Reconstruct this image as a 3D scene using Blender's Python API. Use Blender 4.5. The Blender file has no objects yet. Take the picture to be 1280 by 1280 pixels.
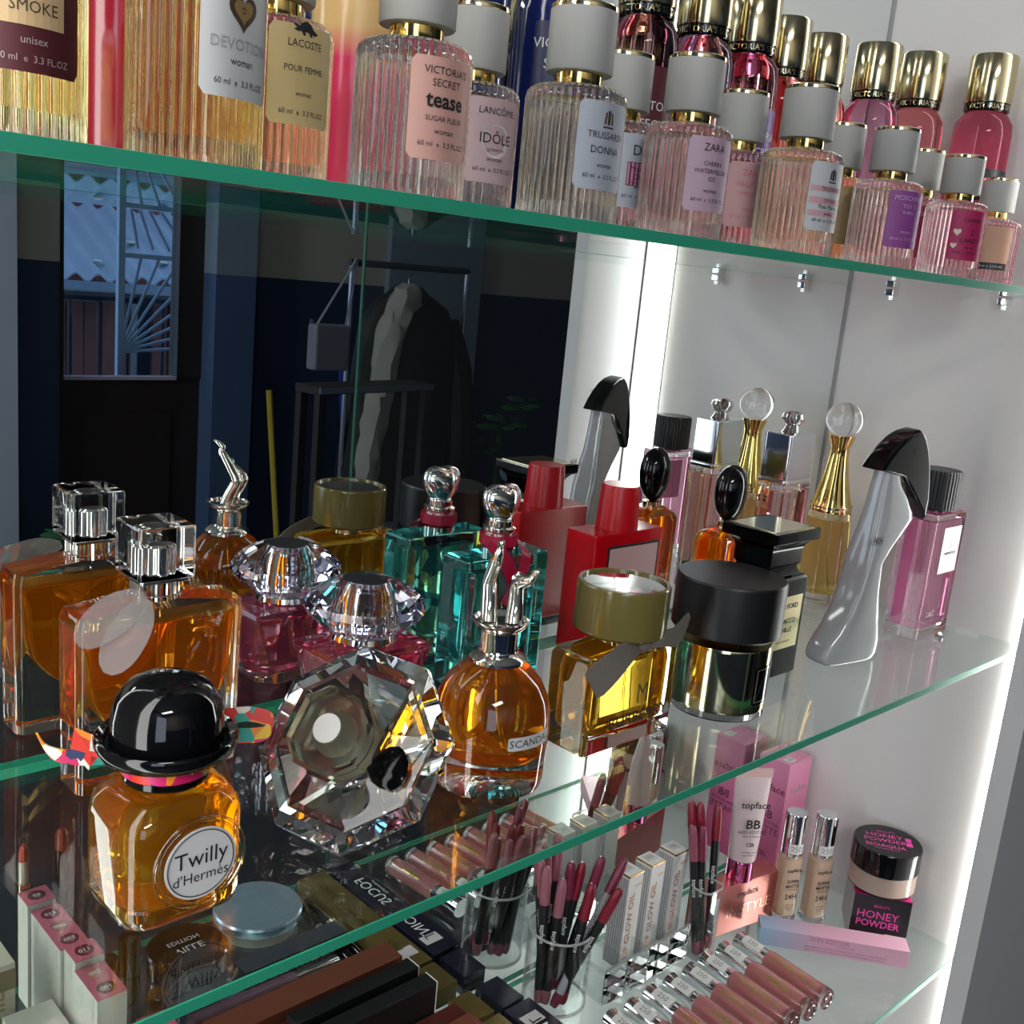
import bpy, bmesh, math, random
from mathutils import Vector, Matrix
random.seed(7)
S = bpy.context.scene
COL = S.collection
pi = math.pi
Z0 = 1.15                     # height of the middle shelf above the shop floor
ZU, ZL, ZB = .3385, -.340, -.58   # upper shelf, lower shelf, cabinet base, measured from the middle shelf

# ---------------------------------------------------------------- camera
cd = bpy.data.cameras.new('camera'); cd.sensor_width = 36; cd.lens = 1340.9/1280*36
cd.clip_start = .02
cam = bpy.data.objects.new('camera', cd); COL.objects.link(cam); S.camera = cam
yaw, pitch, roll = .7766, -.2179, .0959
cy, sy, cp, sp, cr, sr = math.cos(yaw), math.sin(yaw), math.cos(pitch), math.sin(pitch), math.cos(roll), math.sin(roll)
fw = Vector((sy*cp, cy*cp, sp)); r0 = Vector((cy, -sy, 0)); u0 = r0.cross(fw)
rt = cr*r0 + sr*u0; up = -sr*r0 + cr*u0
cam.matrix_world = Matrix(((rt.x, up.x, -fw.x, -1.0783), (rt.y, up.y, -fw.y, -.6118), (rt.z, up.z, -fw.z, .3104+Z0), (0, 0, 0, 1)))

# ---------------------------------------------------------------- world, exposure
w = bpy.data.worlds.new('daylight'); S.world = w; w.use_nodes = True
bg = w.node_tree.nodes['Background']; bg.inputs[0].default_value = (.42, .62, 1, 1); bg.inputs[1].default_value = 1.1
S.view_settings.view_transform = 'Standard'; S.view_settings.look = 'None'
S.view_settings.gamma = 1; S.view_settings.use_curve_mapping = False
S.view_settings.exposure = 0
cyc = S.cycles
cyc.max_bounces = 24; cyc.transmission_bounces = 20; cyc.glossy_bounces = 10; cyc.transparent_max_bounces = 24; cyc.diffuse_bounces = 3
cyc.sample_clamp_indirect = 4; cyc.blur_glossy = .5
cyc.use_denoising = True
LED_POWER = 11
def area(name, loc, size, power, color, rot=(0, 0, 0)):
    l = bpy.data.lights.new(name, 'AREA'); l.shape = 'RECTANGLE'; l.size, l.size_y = size; l.energy = power; l.color = color
    o = bpy.data.objects.new(name, l); COL.objects.link(o); o.location = loc; o.rotation_euler = rot; return o
area('added_room_fill', (-1.9, -2.1, 2.62), (1.0, .4), 36, (1, .97, .92))  # unseen overhead fill lamp, added to brighten the room
area('added_cool_fill', (-2.4, -2.0, 1.5), (1.0, 1.4), 14, (.72, .84, 1), (math.radians(90), 0, math.radians(-55)))  # unseen bluish fill lamp added behind the camera; no window is built there

# ---------------------------------------------------------------- materials
def nt(name):
    m = bpy.data.materials.new(name); m.use_nodes = True; t = m.node_tree; t.nodes.clear()
    return m, t, t.nodes.new('ShaderNodeOutputMaterial')
def mat(name, col, rough=.45, metal=0, coat=0, emit=0, noise=0, scale=40, bump=0, trans=0, sub=0):
    m, t, out = nt(name); b = t.nodes.new('ShaderNodeBsdfPrincipled'); t.links.new(b.outputs[0], out.inputs[0])
    c = (*col, 1); b.inputs['Base Color'].default_value = c; b.inputs['Roughness'].default_value = rough; b.inputs['Metallic'].default_value = metal
    b.inputs['Coat Weight'].default_value = coat; b.inputs['Transmission Weight'].default_value = trans; b.inputs['Subsurface Weight'].default_value = sub
    if emit: b.inputs['Emission Color'].default_value = c; b.inputs['Emission Strength'].default_value = emit
    if noise or bump:
        tc = t.nodes.new('ShaderNodeTexCoord'); n = t.nodes.new('ShaderNodeTexNoise'); n.inputs['Scale'].default_value = scale; n.inputs['Detail'].default_value = 4
        t.links.new(tc.outputs['Object'], n.inputs['Vector'])
        if noise:
            mx = t.nodes.new('ShaderNodeMix'); mx.data_type = 'RGBA'; mx.inputs[6].default_value = tuple(x*(1-noise) for x in col)+(1,); mx.inputs[7].default_value = tuple(min(1, x*(1+noise)) for x in col)+(1,)
            t.links.new(n.outputs['Fac'], mx.inputs[0]); t.links.new(mx.outputs[2], b.inputs['Base Color'])
        if bump:
            bp = t.nodes.new('ShaderNodeBump'); bp.inputs['Strength'].default_value = bump; bp.inputs['Distance'].default_value = .002
            t.links.new(n.outputs['Fac'], bp.inputs['Height']); t.links.new(bp.outputs[0], b.inputs['Normal'])
    return m
def glass(name, col=(1, 1, 1), ior=1.5, rough=0.0):
    m, t, out = nt(name); g = t.nodes.new('ShaderNodeBsdfGlass'); g.inputs['Color'].default_value = (*col, 1); g.inputs['IOR'].default_value = ior; g.inputs['Roughness'].default_value = rough
    t.links.new(g.outputs[0], out.inputs[0]); return m
def sheet(name, tint, ior=1.45, rough=.0, gl=(1, 1, 1)):          # thin flat panes, films and acrylic walls
    m, t, out = nt(name); a = t.nodes.new('ShaderNodeBsdfTransparent'); a.inputs[0].default_value = (*tint, 1)
    g = t.nodes.new('ShaderNodeBsdfGlossy'); g.inputs['Roughness'].default_value = rough; g.inputs[0].default_value = (*gl, 1)
    f = t.nodes.new('ShaderNodeFresnel'); ge = t.nodes.new('ShaderNodeNewGeometry'); mm = t.nodes.new('ShaderNodeMix'); mm.inputs[2].default_value = ior; mm.inputs[3].default_value = 1/ior
    t.links.new(ge.outputs['Backfacing'], mm.inputs[0]); t.links.new(mm.outputs[0], f.inputs['IOR']); x = t.nodes.new('ShaderNodeMixShader')
    t.links.new(f.outputs[0], x.inputs[0]); t.links.new(a.outputs[0], x.inputs[1]); t.links.new(g.outputs[0], x.inputs[2]); t.links.new(x.outputs[0], out.inputs[0]); return m
def veil(name, col, alpha, rough=.8):                                  # gauze: part cloth, part see-through
    m, t, out = nt(name); a = t.nodes.new('ShaderNodeBsdfTransparent'); d = t.nodes.new('ShaderNodeBsdfDiffuse'); d.inputs[0].default_value = (*col, 1)
    x = t.nodes.new('ShaderNodeMixShader'); x.inputs[0].default_value = alpha
    t.links.new(a.outputs[0], x.inputs[1]); t.links.new(d.outputs[0], x.inputs[2]); t.links.new(x.outputs[0], out.inputs[0]); return m
def patches(name, cols, scale, rough=.5):                               # printed silk: flat coloured cells
    m, t, out = nt(name); b = t.nodes.new('ShaderNodeBsdfPrincipled'); b.inputs['Roughness'].default_value = rough; t.links.new(b.outputs[0], out.inputs[0])
    tc = t.nodes.new('ShaderNodeTexCoord'); v = t.nodes.new('ShaderNodeTexVoronoi'); v.inputs['Scale'].default_value = scale
    r = t.nodes.new('ShaderNodeValToRGB'); r.color_ramp.interpolation = 'CONSTANT'; el = r.color_ramp.elements
    while len(el) < len(cols): el.new(.5)
    for i, c in enumerate(cols): el[i].position = i/len(cols); el[i].color = (*c, 1)
    s = t.nodes.new('ShaderNodeSeparateColor')
    t.links.new(tc.outputs['Object'], v.inputs['Vector']); t.links.new(v.outputs['Color'], s.inputs[0]); t.links.new(s.outputs[0], r.inputs[0]); t.links.new(r.outputs[0], b.inputs['Base Color']); return m
def fade(name, c0, c1, z0, z1, rough=.3, axis=2, metal=0):
    m, t, out = nt(name); b = t.nodes.new('ShaderNodeBsdfPrincipled'); b.inputs['Roughness'].default_value = rough; b.inputs['Metallic'].default_value = metal; t.links.new(b.outputs[0], out.inputs[0])
    tc = t.nodes.new('ShaderNodeTexCoord'); s = t.nodes.new('ShaderNodeSeparateXYZ'); mr = t.nodes.new('ShaderNodeMapRange'); mr.inputs[1].default_value = z0; mr.inputs[2].default_value = z1
    mx = t.nodes.new('ShaderNodeMix'); mx.data_type = 'RGBA'; mx.inputs[6].default_value = (*c0, 1); mx.inputs[7].default_value = (*c1, 1)
    t.links.new(tc.outputs['Object'], s.inputs[0]); t.links.new(s.outputs[axis], mr.inputs[0]); t.links.new(mr.outputs[0], mx.inputs[0]); t.links.new(mx.outputs[2], b.inputs['Base Color']); return m

M = dict(
 wall=mat('white_laminate', (.78, .75, .735), .42, noise=.02, scale=6), flange=mat('grey_white_laminate', (.5, .5, .51), .5, noise=.02, scale=8),
 seam=mat('grey_joint', (.34, .34, .34), .5), base=mat('white_base', (.6, .6, .6), .35, noise=.03, scale=5),
 edge=mat('green_glass_edge', (.035, .38, .23), .3, noise=.15, scale=9),
 shelf=sheet('clear_shelf_glass', (.93, .97, .955)), acrylic=sheet('clear_acrylic', (.93, .94, .94), 1.45), rimac=mat('acrylic_rim', (.78, .8, .78), .1, trans=.6),
 mirror=mat('silvered_mirror', (.86, .90, .89), 0, 1), ledl=mat('widened_led_diffuser', (1, 1, .97), .5, emit=LED_POWER*.62), led=mat('led_diffuser', (1, 1, .96), .5, emit=LED_POWER), alu=mat('aluminium', (.7, .7, .7), .3, 1),
 chrome=mat('chrome', (.86, .86, .87), .06, 1), silver=mat('polished_silver', (.9, .88, .83), .08, 1), gold=mat('gold', (.85, .62, .22), .09, 1), palegold=mat('pale_gold', (.80, .70, .42), .1, 1),
 vsgold=mat('brushed_gold_cap', (.60, .52, .32), .15, 1), black=mat('gloss_black', (.003, .003, .004), .05), jet=mat('jet_black_lacquer', (.002, .002, .0025), .09), matblack=mat('matt_black', (.008, .008, .009), .38),
 soft=mat('soft_touch_black', (.009, .0085, .009), .4), clear=glass('clear_glass', (.985, .985, .985), 1.5), smoke=glass('smoky_glass', (.93, .93, .96), 1.5),
 capgrey=mat('matt_grey_cap', (.43, .42, .40), .55), red=mat('red_lacquer', (.50, .002, .008), .2), redcap=mat('red_cap_plastic', (.46, .004, .010), .32),
 white=mat('white_card', (.78, .77, .74), .6), paper=mat('grey_label_paper', (.62, .6, .6), .55), ink=mat('black_ink', (.01, .01, .012), .6), inkw=mat('white_ink', (.8, .8, .8), .6), inkg=mat('grey_ink', (.25, .25, .26), .6),
 inkgold=mat('gold_foil_ink', (.75, .45, .15), .3, .7), inkpink=mat('pink_ink', (.75, .06, .35), .5), inkcopper=mat('copper_ink', (.55, .22, .12), .35, .5),
 olive=mat('olive_horn_resin', (.17, .14, .04), .18, coat=.3, noise=.12, scale=14), taupe=mat('taupe_gabardine', (.16, .14, .12), .7, bump=.3, scale=400), redsilk=mat('crimson_satin', (.33, .002, .035), .38, noise=.2, scale=120),
 gauze=veil('grey_gauze', (.5, .48, .48), .30), tube=glass('dip_tube', (.95, .95, .95), 1.12), thread=mat('gold_thread', (.6, .5, .2), .4, .5))
M['jet'].node_tree.nodes['Principled BSDF'].inputs['Specular IOR Level'].default_value = .18
def liquid(name, col, body=None, k=.0):                                  # perfume: clear, with a little scattering of its own colour
    m = glass(name, col, .90)
    if body:
        t = m.node_tree; g = t.nodes['Glass BSDF']; d = t.nodes.new('ShaderNodeBsdfDiffuse'); tr = t.nodes.new('ShaderNodeBsdfTranslucent'); a = t.nodes.new('ShaderNodeMixShader'); x = t.nodes.new('ShaderNodeMixShader')
        d.inputs[0].default_value = tr.inputs[0].default_value = (*body, 1); x.inputs[0].default_value = k
        t.links.new(d.outputs[0], a.inputs[1]); t.links.new(tr.outputs[0], a.inputs[2]); t.links.new(g.outputs[0], x.inputs[1]); t.links.new(a.outputs[0], x.inputs[2]); t.links.new(x.outputs[0], t.nodes['Material Output'].inputs[0])
    return m
LQ = dict(amber=liquid('amber_perfume', (1, .58, .13), (.9, .32, .02), .22), honey=liquid('honey_perfume', (.98, .58, .06)), twilly=liquid('yellow_amber_perfume', (1, .72, .14), (.95, .45, .02), .20), pink=liquid('pink_perfume', (.99, .66, .76), (.8, .16, .30), .20), gold=liquid('golden_perfume', (1, .78, .24), (.9, .5, .04), .16), orange=liquid('orange_perfume', (1, .52, .06), (.95, .30, .01), .22), rose=liquid('rose_perfume', (.99, .76, .88), (.9, .30, .55), .16), pale=liquid('pale_pink_perfume', (.97, .82, .82)), water=liquid('clear_perfume', (.96, .93, .9)), jad=liquid('pale_gold_perfume', (.98, .82, .48), (.85, .55, .15), .12), smoke=liquid('grey_perfume', (.92, .90, .84)))
AIR = glass('air_space', (1, 1, 1), .667)

# ---------------------------------------------------------------- mesh helpers (each returns a bmesh)
def lathe(prof, n=40, rib=0, amp=0., flat=0):
    bm = bmesh.new(); rings = []
    for r, z in prof:
        if r < 1e-6: rings.append([bm.verts.new((0, 0, z))]); continue
        ring = []
        for i in range(n):
            a = 2*pi*i/n; k = 1
            if rib and r > flat: k = 1 - amp/r*abs(math.sin(a*rib/2))**.8
            ring.append(bm.verts.new((r*k*math.cos(a), r*k*math.sin(a), z)))
        rings.append(ring)
    for a, b in zip(rings, rings[1:]):
        la, lb = len(a), len(b)
        for i in range(n):
            j = (i+1) % n
            if la == 1 and lb == 1: break
            if la == 1: bm.faces.new((a[0], b[j], b[i]))
            elif lb == 1: bm.faces.new((a[i], a[j], b[0]))
            else: bm.faces.new((a[i], a[j], b[j], b[i]))
    for ring, rev in ((rings[0], True), (rings[-1], False)):
        if len(ring) > 1 and prof[0] != prof[-1]: bm.faces.new(ring[::-1] if rev else ring)
    bmesh.ops.recalc_face_normals(bm, faces=bm.faces); return bm
def loft(rings, caps=True):
    bm = bmesh.new(); vs = [[bm.verts.new(p) for p in r] for r in rings]; n = len(rings[0])
    for a, b in zip(vs, vs[1:]):
        for i in range(n): bm.faces.new((a[i], a[(i+1) % n], b[(i+1) % n], b[i]))
    if caps: bm.faces.new(vs[0][::-1]); bm.faces.new(vs[-1])
    bmesh.ops.recalc_face_normals(bm, faces=bm.faces); return bm
def rrect(w_, d, r, z=0, n=4, cx=0, cyy=0):
    out = []; r = max(min(r, w_/2-1e-5, d/2-1e-5), 1e-5)
    for k, (sx, sy_) in enumerate(((1, 1), (-1, 1), (-1, -1), (1, -1))):
        for i in range(n+1):
            a = pi/2*(k + i/n); out.append(Vector((cx+sx*(w_/2-r)+r*math.cos(a), cyy+sy_*(d/2-r)+r*math.sin(a), z)))
    return out
def rbox(w_, d, h, r=.002, b=.001, z=0, n=4, cx=0, cyy=0):
    f = lambda i, zz: rrect(w_-2*i, d-2*i, max(r-i, 1e-4), zz, n, cx, cyy)
    if b <= 0: return loft([f(0, z), f(0, z+h)])
    return loft([f(b, z), f(b*.3, z+b*.3), f(0, z+b), f(0, z+h-b), f(b*.3, z+h-b*.3), f(b, z+h)])
def box(x0, x1, y0, y1, z0, z1, bev=0):
    bm = bmesh.new(); bmesh.ops.create_cube(bm, size=1)
    for v in bm.verts: v.co = Vector(((x0+x1)/2+v.co.x*(x1-x0), (y0+y1)/2+v.co.y*(y1-y0), (z0+z1)/2+v.co.z*(z1-z0)))
    if bev: bmesh.ops.bevel(bm, geom=bm.edges[:], offset=bev, segments=2, profile=.5, affect='EDGES')
    return bm
def prism(poly, y0, y1):                                      # outline in x,z pushed along y
    return loft([[Vector((x, y0, z)) for x, z in poly], [Vector((x, y1, z)) for x, z in poly]])
def tube(pts, rad, n=10):
    pts = [Vector(p) for p in pts]; rad = rad if isinstance(rad, (list, tuple)) else [rad]*len(pts); rings = []
    t = (pts[1]-pts[0]).normalized(); u = t.orthogonal().normalized()
    for i, p in enumerate(pts):
        t = (pts[min(i+1, len(pts)-1)]-pts[max(i-1, 0)]).normalized(); u = (u - t*u.dot(t)).normalized(); v = t.cross(u)
        rings.append([p+(u*math.cos(2*pi*k/n)+v*math.sin(2*pi*k/n))*rad[i] for k in range(n)])
    return loft(rings)
def smoothpts(pts, k=4):
    P_ = [Vector(p) for p in pts]; out = []
    for i in range(len(P_)-1):
        a, b, c, d = P_[max(i-1, 0)], P_[i], P_[i+1], P_[min(i+2, len(P_)-1)]
        for j in range(k):
            t = j/k; out.append(.5*((2*b)+(c-a)*t+(2*a-5*b+4*c-d)*t*t+(3*b-a-3*c+d)*t**3))
    return out+[P_[-1]]
def ell(rx, ry, rz, c=(0, 0, 0), u=24, v=14, f=None):
    bm = bmesh.new(); bmesh.ops.create_uvsphere(bm, u_segments=u, v_segments=v, radius=1)
    for q in bm.verts:
        p = f(q.co.copy()) if f else q.co
        q.co = Vector((c[0]+p.x*rx, c[1]+p.y*ry, c[2]+p.z*rz))
    return bm
def strip(pts, width, wdir, th=.0004):                            # ribbon: a thin band along pts
    wd = Vector(wdir).normalized(); pts = [Vector(p) for p in pts]; rings = []
    for i, p in enumerate(pts):
        t = (pts[min(i+1, len(pts)-1)]-pts[max(i-1, 0)]).normalized(); nn = t.cross(wd).normalized(); ww = width[i] if isinstance(width, (list, tuple)) else width
        rings.append([p-wd*ww/2-nn*th/2, p+wd*ww/2-nn*th/2, p+wd*ww/2+nn*th/2, p-wd*ww/2+nn*th/2])
    return loft(rings)
def patch(R, a0, half, z0, z1, rc=.002, n=18, th=.0002):       # label wrapped round a cylinder, thin but solid
    outer, inner = [], []
    for i in range(n+1):
        s = (-1+2*i/n)*half*R; e = max(0, rc-(half*R-abs(s))); dz = rc-math.sqrt(max(rc*rc-e*e, 0)); a = a0+s/R
        for lst, rr in ((outer, R+th), (inner, R)):
            lst.append((Vector((rr*math.cos(a), rr*math.sin(a), z0+dz)), Vector((rr*math.cos(a), rr*math.sin(a), z1-dz))))
    return loft([[o[0], o[1], q[1], q[0]] for o, q in zip(outer, inner)])
def plate(poly, th=.0003):                                      # flat sticker facing -y in its own x,z
    return prism(poly, 0, -th)
def rpoly(w_, h, r=.001, cx=0, cz=0, n=4): return [(p.x, p.y) for p in rrect(w_, h, r, 0, n, cx, cz)]
def disc(r, n=32, cx=0, cz=0): return [(cx+r*math.cos(2*pi*i/n), cz+r*math.sin(2*pi*i/n)) for i in range(n)]
def ringm(R, r=.0003, n=48, k=6):
    return lathe([(R+r*math.cos(2*pi*i/k), r*math.sin(2*pi*i/k)) for i in range(k)]+[(R+r, 0)], n)
def join(*bms):
    o = bms[0]
    for b in bms[1:]:
        me = bpy.data.meshes.new('tmp'); b.to_mesh(me); o.from_mesh(me); bpy.data.meshes.remove(me); b.free()
    return o
def xf(bm, m): bm.transform(m); return bm
def mv(bm, x=0, y=0, z=0): return xf(bm, Matrix.Translation((x, y, z)))
def rot(bm, ang, ax): return xf(bm, Matrix.Rotation(ang, 4, ax))

# ---------------------------------------------------------------- object helpers
def ob(name, bm, m, parent=None, loc=None, rz=0, sharp=35):
    me = bpy.data.meshes.new(name); bm.to_mesh(me); bm.free(); me.materials.append(m)
    if sharp: me.shade_smooth(); me.set_sharp_from_angle(angle=math.radians(sharp))
    o = bpy.data.objects.new(name, me); COL.objects.link(o); o.parent = parent
    if 0 < sharp < 90 and sharp not in (3, 5, 10):
        wn = o.modifiers.new('flat_faces', 'WEIGHTED_NORMAL'); wn.keep_sharp = True; wn.weight = 60
    if loc: o.location = loc
    if rz: o.rotation_euler = (0, 0, rz)
    return o
def tag(o, label=None, cat=None, group=None, kind=None):
    if label: o['label'] = label
    if cat: o['category'] = cat
    if group: o['group'] = group
    if kind: o['kind'] = kind
    return o
def thing(name, label, cat, x, y, z, rz=0, group=None):
    o = bpy.data.objects.new(name, None); COL.objects.link(o); o.empty_display_size = .02
    o.location = (x, y, z+Z0); o.rotation_euler = (0, 0, rz); return tag(o, label, cat, group)
def struct(name, bm, m, parent=None):
    o = ob(name, bm, m, parent, sharp=30)
    if not parent: o['kind'] = 'structure'
    return o
def dup(root, loc, rz=None, label=None):
    r = root.copy(); COL.objects.link(r); r.location = loc
    if rz is not None: r.rotation_euler = (0, 0, rz)
    if label: r['label'] = label
    for ch in list(root.children):
        c = ch.copy(); COL.objects.link(c); c.parent = r
        for g in list(ch.children):
            d = g.copy(); COL.objects.link(d); d.parent = c
    return r
def tmesh(s, size, bold=0, wide=1, align='CENTER', lead=1.0):
    c = bpy.data.curves.new('t', 'FONT'); c.body = s; c.size = size; c.align_x = align; c.align_y = 'CENTER'; c.resolution_u = 2; c.offset = bold*size; c.space_line = lead
    o = bpy.data.objects.new('t', c); me = bpy.data.meshes.new_from_object(o); bm = bmesh.new(); bm.from_mesh(me)
    bpy.data.objects.remove(o); bpy.data.curves.remove(c); bpy.data.meshes.remove(me)
    for v in bm.verts: v.co.x *= wide
    return bm
def texts(lines, off=0):                                             # lines: (string, size, x, z, bold, wide) joined in one x,y mesh
    bms = []
    for l in lines:
        s, size, x, z = l[:4]; b = tmesh(s, size, l[4] if len(l) > 4 else 0, l[5] if len(l) > 5 else 1); mv(b, x, z, 0); bms.append(b)
    return join(*bms)
def flat_text(lines, m, parent, y, name='lettering'):              # on a face that looks to -y
    b = texts(lines); xf(b, Matrix(((1, 0, 0, 0), (0, 0, -1, y), (0, 1, 0, 0), (0, 0, 0, 1)))); return ob(name, b, m, parent, sharp=0)
def plane_text(lines, m, parent, o, u, v, name='lettering'):
    u, v, o = Vector(u).normalized(), Vector(v).normalized(), Vector(o); n = u.cross(v); b = texts(lines)
    xf(b, Matrix(((u.x, v.x, n.x, o.x), (u.y, v.y, n.y, o.y), (u.z, v.z, n.z, o.z), (0, 0, 0, 1)))); return ob(name, b, m, parent, sharp=0)
def round_text(lines, m, parent, R, a0, name='lettering'):
    b = texts(lines)
    for v in b.verts:
        a = a0+v.co.x/R; v.co = Vector((R*math.cos(a), R*math.sin(a), v.co.y))
    return ob(name, b, m, parent, sharp=0)
# ================================================================ SETTING: the lit niche
WL = -1.075                                                     # inner face of the left side wall
def zb(x0, x1, y0, y1, z0, z1, bev=0): return box(x0, x1, y0, y1, z0+Z0, z1+Z0, bev)
struct('wall_right', zb(0, .02, -.2826, .012, ZB, 1.1), M['wall'])
struct('wall_left', zb(WL-.02, WL, -.2826, .012, ZB, 1.1), M['wall'])
struct('trim_1', zb(-.1158, 3.0, -.302, -.2826, -1.15, 1.55), M['flange'])
struct('trim_2', zb(-2.6, WL, -.302, -.2826, -1.15, 1.55), M['flange'])
struct('trim_3', zb(WL, -.1158, -.302, -.2826, 1.02, 1.55), M['flange'])
struct('trim_4', zb(WL-.02, .02, -.2826, .02, 1.1, 1.13), mat('niche_top', (.3, .3, .3), .6))
struct('trim_5', zb(-.0022, 0, -.0022, .0, ZB, 1.1), M['seam'])          # the joint in the corner
cb = struct('trim_6', zb(WL-.02, .02, -.27, .012, ZB-.02, ZB), M['base'])
struct('trim_7', zb(WL, -.1158, -.29, -.27, -1.15, ZB), M['base'])
wb = struct('wall_back', zb(-2.6, 3.0, .012, .06, -1.15, 1.55), M['wall'])
struct('mirror_panel', zb(WL, -.0023, .0, .008, ZB, 1.1), M['mirror'], wb)
b = lathe([(.0, 0), (.0022, .0), (.0022, .0008), (0, .001)], 10); rot(b, pi/2, 'X')
t = ob('screw_cap', mv(b, -.081, -.2822, Z0+.178), M['seam']); t.parent = bpy.data.objects['trim_1']
t.rotation_euler = (0, 0, 0)
def led(side):
    x = 0 if side > 0 else WL; s = side
    t = thing('led_strip', 'bright vertical white light strip at the front of the %s niche wall' % ('right' if s > 0 else 'left'), 'light strip', x-s*.0045, -.2605, .26)
    ob('channel', join(box(*sorted((s*.0039, s*.0030)), -.0202, .0202, -.838, .835), box(*sorted((s*.0039, -s*.0050)), -.0202, -.0185, -.838, .835)), M['alu'], t)
    ob('diffuser', box(*sorted((s*.0032, -s*.0010)), -.0183, .019 if s > 0 else .062, -.836, .833), M['led' if s > 0 else 'ledl'], t)  # left diffuser, out of view, made wider to whiten the bottles' left sides
led(1); led(-1)
def shelf(name, lab, z, cl):
    t = thing(name, lab, 'shelf', 0, 0, z)
    x0, x1, y0, y1 = WL+.002, -.0008, -.25, -.004
    ob('pane', box(x0, x1, y0+.0012, y1-.0006, -.0062, 0), M['shelf'], t)
    ob('front_edge', box(x0, x1, y0, y0+.0012, -.0061, -.0001, .0004), M['edge'], t); ob('rear_edge', box(x0, x1, y1-.0006, y1, -.0061, -.0001), M['edge'], t)
    for y in cl:
        c = thing('shelf_clip', 'chrome clip on the right wall holding the %s, %s one' % (lab.split(' with')[0].split(' carrying')[0], 'rear' if y > -.1 else 'front'), 'clip', 0, y, z-.0064, group='chrome shelf clips')
        ob('body', box(-.013, -.0003, -.005, .005, -.0075, -.0003, .0012), M['chrome'], c)
        ob('grub_screw', mv(lathe([(0, 0), (.003, 0), (.0032, .002), (.0032, .0045), (0, .0045)], 12), -.007, 0, -.0116), M['silver'], c)
shelf('glass_shelf', 'upper glass shelf carrying ribbed bottles and body sprays', ZU, (-.0525, -.17))
shelf('glass_shelf', 'middle glass shelf carrying the perfume testers', 0, (-.0525, -.17))
shelf('glass_shelf', 'lower glass shelf carrying make-up', ZL, (-.0525, -.17))

# ================================================================ SETTING: the shop room behind the camera, seen in the mirror
navy = mat('navy_paint', (.022, .042, .095), .55, noise=.15, scale=3); beige = mat('beige_paint', (.46, .44, .38), .7, noise=.05, scale=4)
darkwood = mat('dark_brown_door', (.022, .016, .014), .45, noise=.2, scale=9); bluegrey = mat('blue_grey_paint', (.20, .27, .36), .6, noise=.08, scale=4)
struct('floor', zb(-2.6, 3.0, -3.2, .06, -1.2, -1.15), mat('dark_floor', (.03, .032, .04), .35, noise=.3, scale=5))
struct('ceiling', zb(-2.6, 3.0, -3.2, .06, 1.55, 1.6), mat('ceiling_paint', (.5, .5, .5), .8, noise=.03))
wf = struct('wall_front', zb(-2.6, .31, -3.12, -3.0, -1.15, .21), navy)
struct('upper_band', zb(-2.6, .31, -3.12, -3.0, .21, 1.55), beige, wf)
struct('dado', zb(.99, 3.0, -3.12, -3.0, -1.15, .21), navy, wf); struct('upper_band', zb(.99, 3.0, -3.12, -3.0, .21, 1.55), beige, wf)
struct('lintel', zb(.31, .99, -3.12, -3.0, .9, 1.55), beige, wf)
struct('pillar_lower', zb(.83, .99, -3.12, -2.93, -1.15, .21), mat('blue_paint_lit', (.06, .11, .22), .5, noise=.05), wf); struct('pillar_upper', zb(.83, .99, -3.12, -2.93, .21, 1.55), bluegrey, wf)  # daylight on the pillar is put into its lighter, bluer colours
struct('panel', zb(1.62, 2.12, -3.0, -2.97, -1.15, .6), bluegrey, wf)
struct('wall_side', zb(3.0, 3.1, -3.2, .06, -1.15, 1.55), navy); struct('wall_side', zb(-2.7, -2.6, -3.2, .06, -1.15, 1.55), navy)
struct('trim_8', zb(.0, .142, -3.0, -2.9, -1.15, .75), mat('pale_blue_post', (.42, .5, .62), .5))
dr = struct('door_1', zb(.31, .83, -3.08, -3.03, -1.15, -.17), darkwood)
struct('door_panel', zb(.40, .72, -3.03, -3.022, -1.0, -.3, .004), darkwood, dr)
struct('stile', zb(.31, .335, -3.08, -3.03, -.17, .9), darkwood, dr); struct('stile', zb(.735, .83, -3.08, -3.02, -.17, .9), darkwood, dr)
struct('top_rail', zb(.335, .735, -3.08, -3.03, .80, .9), darkwood, dr); struct('glass_pane', zb(.335, .735, -3.058, -3.054, -.17, .8), M['shelf'], dr)
struct('glazing_bead', zb(.335, .735, -3.055, -3.022, -.178, -.166), mat('pale_bead', (.4, .38, .5), .4), dr)
# outside the door
struct('ground_outside', zb(-2, 6, -14, -3.2, -1.25, -1.2), mat('yard_concrete', (.3, .3, .3), .8, noise=.2))
redboard = mat('red_brown_board', (.16, .045, .04), .6, noise=.2, scale=6); bluebar = mat('pale_blue_bar', (.45, .58, .75), .5); darkbar = mat('dark_steel', (.03, .04, .06), .4)
rf = thing('shed_roof', 'blue-grey corrugated roof seen through the door in the mirror', 'roof', 1.85, -6.0, .055)
n = 150; b = loft([[Vector((-.9+1.8*i/n, y, dz+.022*math.sin(i/n*2*pi*13))) for i in range(n+1)]+[Vector((-.9+1.8*i/n, y, dz-.012+.022*math.sin(i/n*2*pi*13))) for i in range(n, -1, -1)] for y, dz in ((.05, 0), (-.80, .44))])
ob('roof_sheet', b, mat('blue_grey_roof', (.30, .36, .46), .5, noise=.15, scale=8), rf)
ob('gutter', box(-.9, .9, .0, .08, -.09, -.03), bluegrey, rf)
for i, (u_, v_) in enumerate(((-.5, .12), (-.33, .16), (-.12, .1), (.1, .2), (.33, .14), (-.42, .3), (.2, .34))): ob('leaf', mv(ell(.035, .03, .012, u=8, v=5), u_, -v_, v_*.54+.035), mat('fallen_leaf', (.55, .58, .5), .7) if i == 0 else bpy.data.materials['fallen_leaf'], rf)
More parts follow.
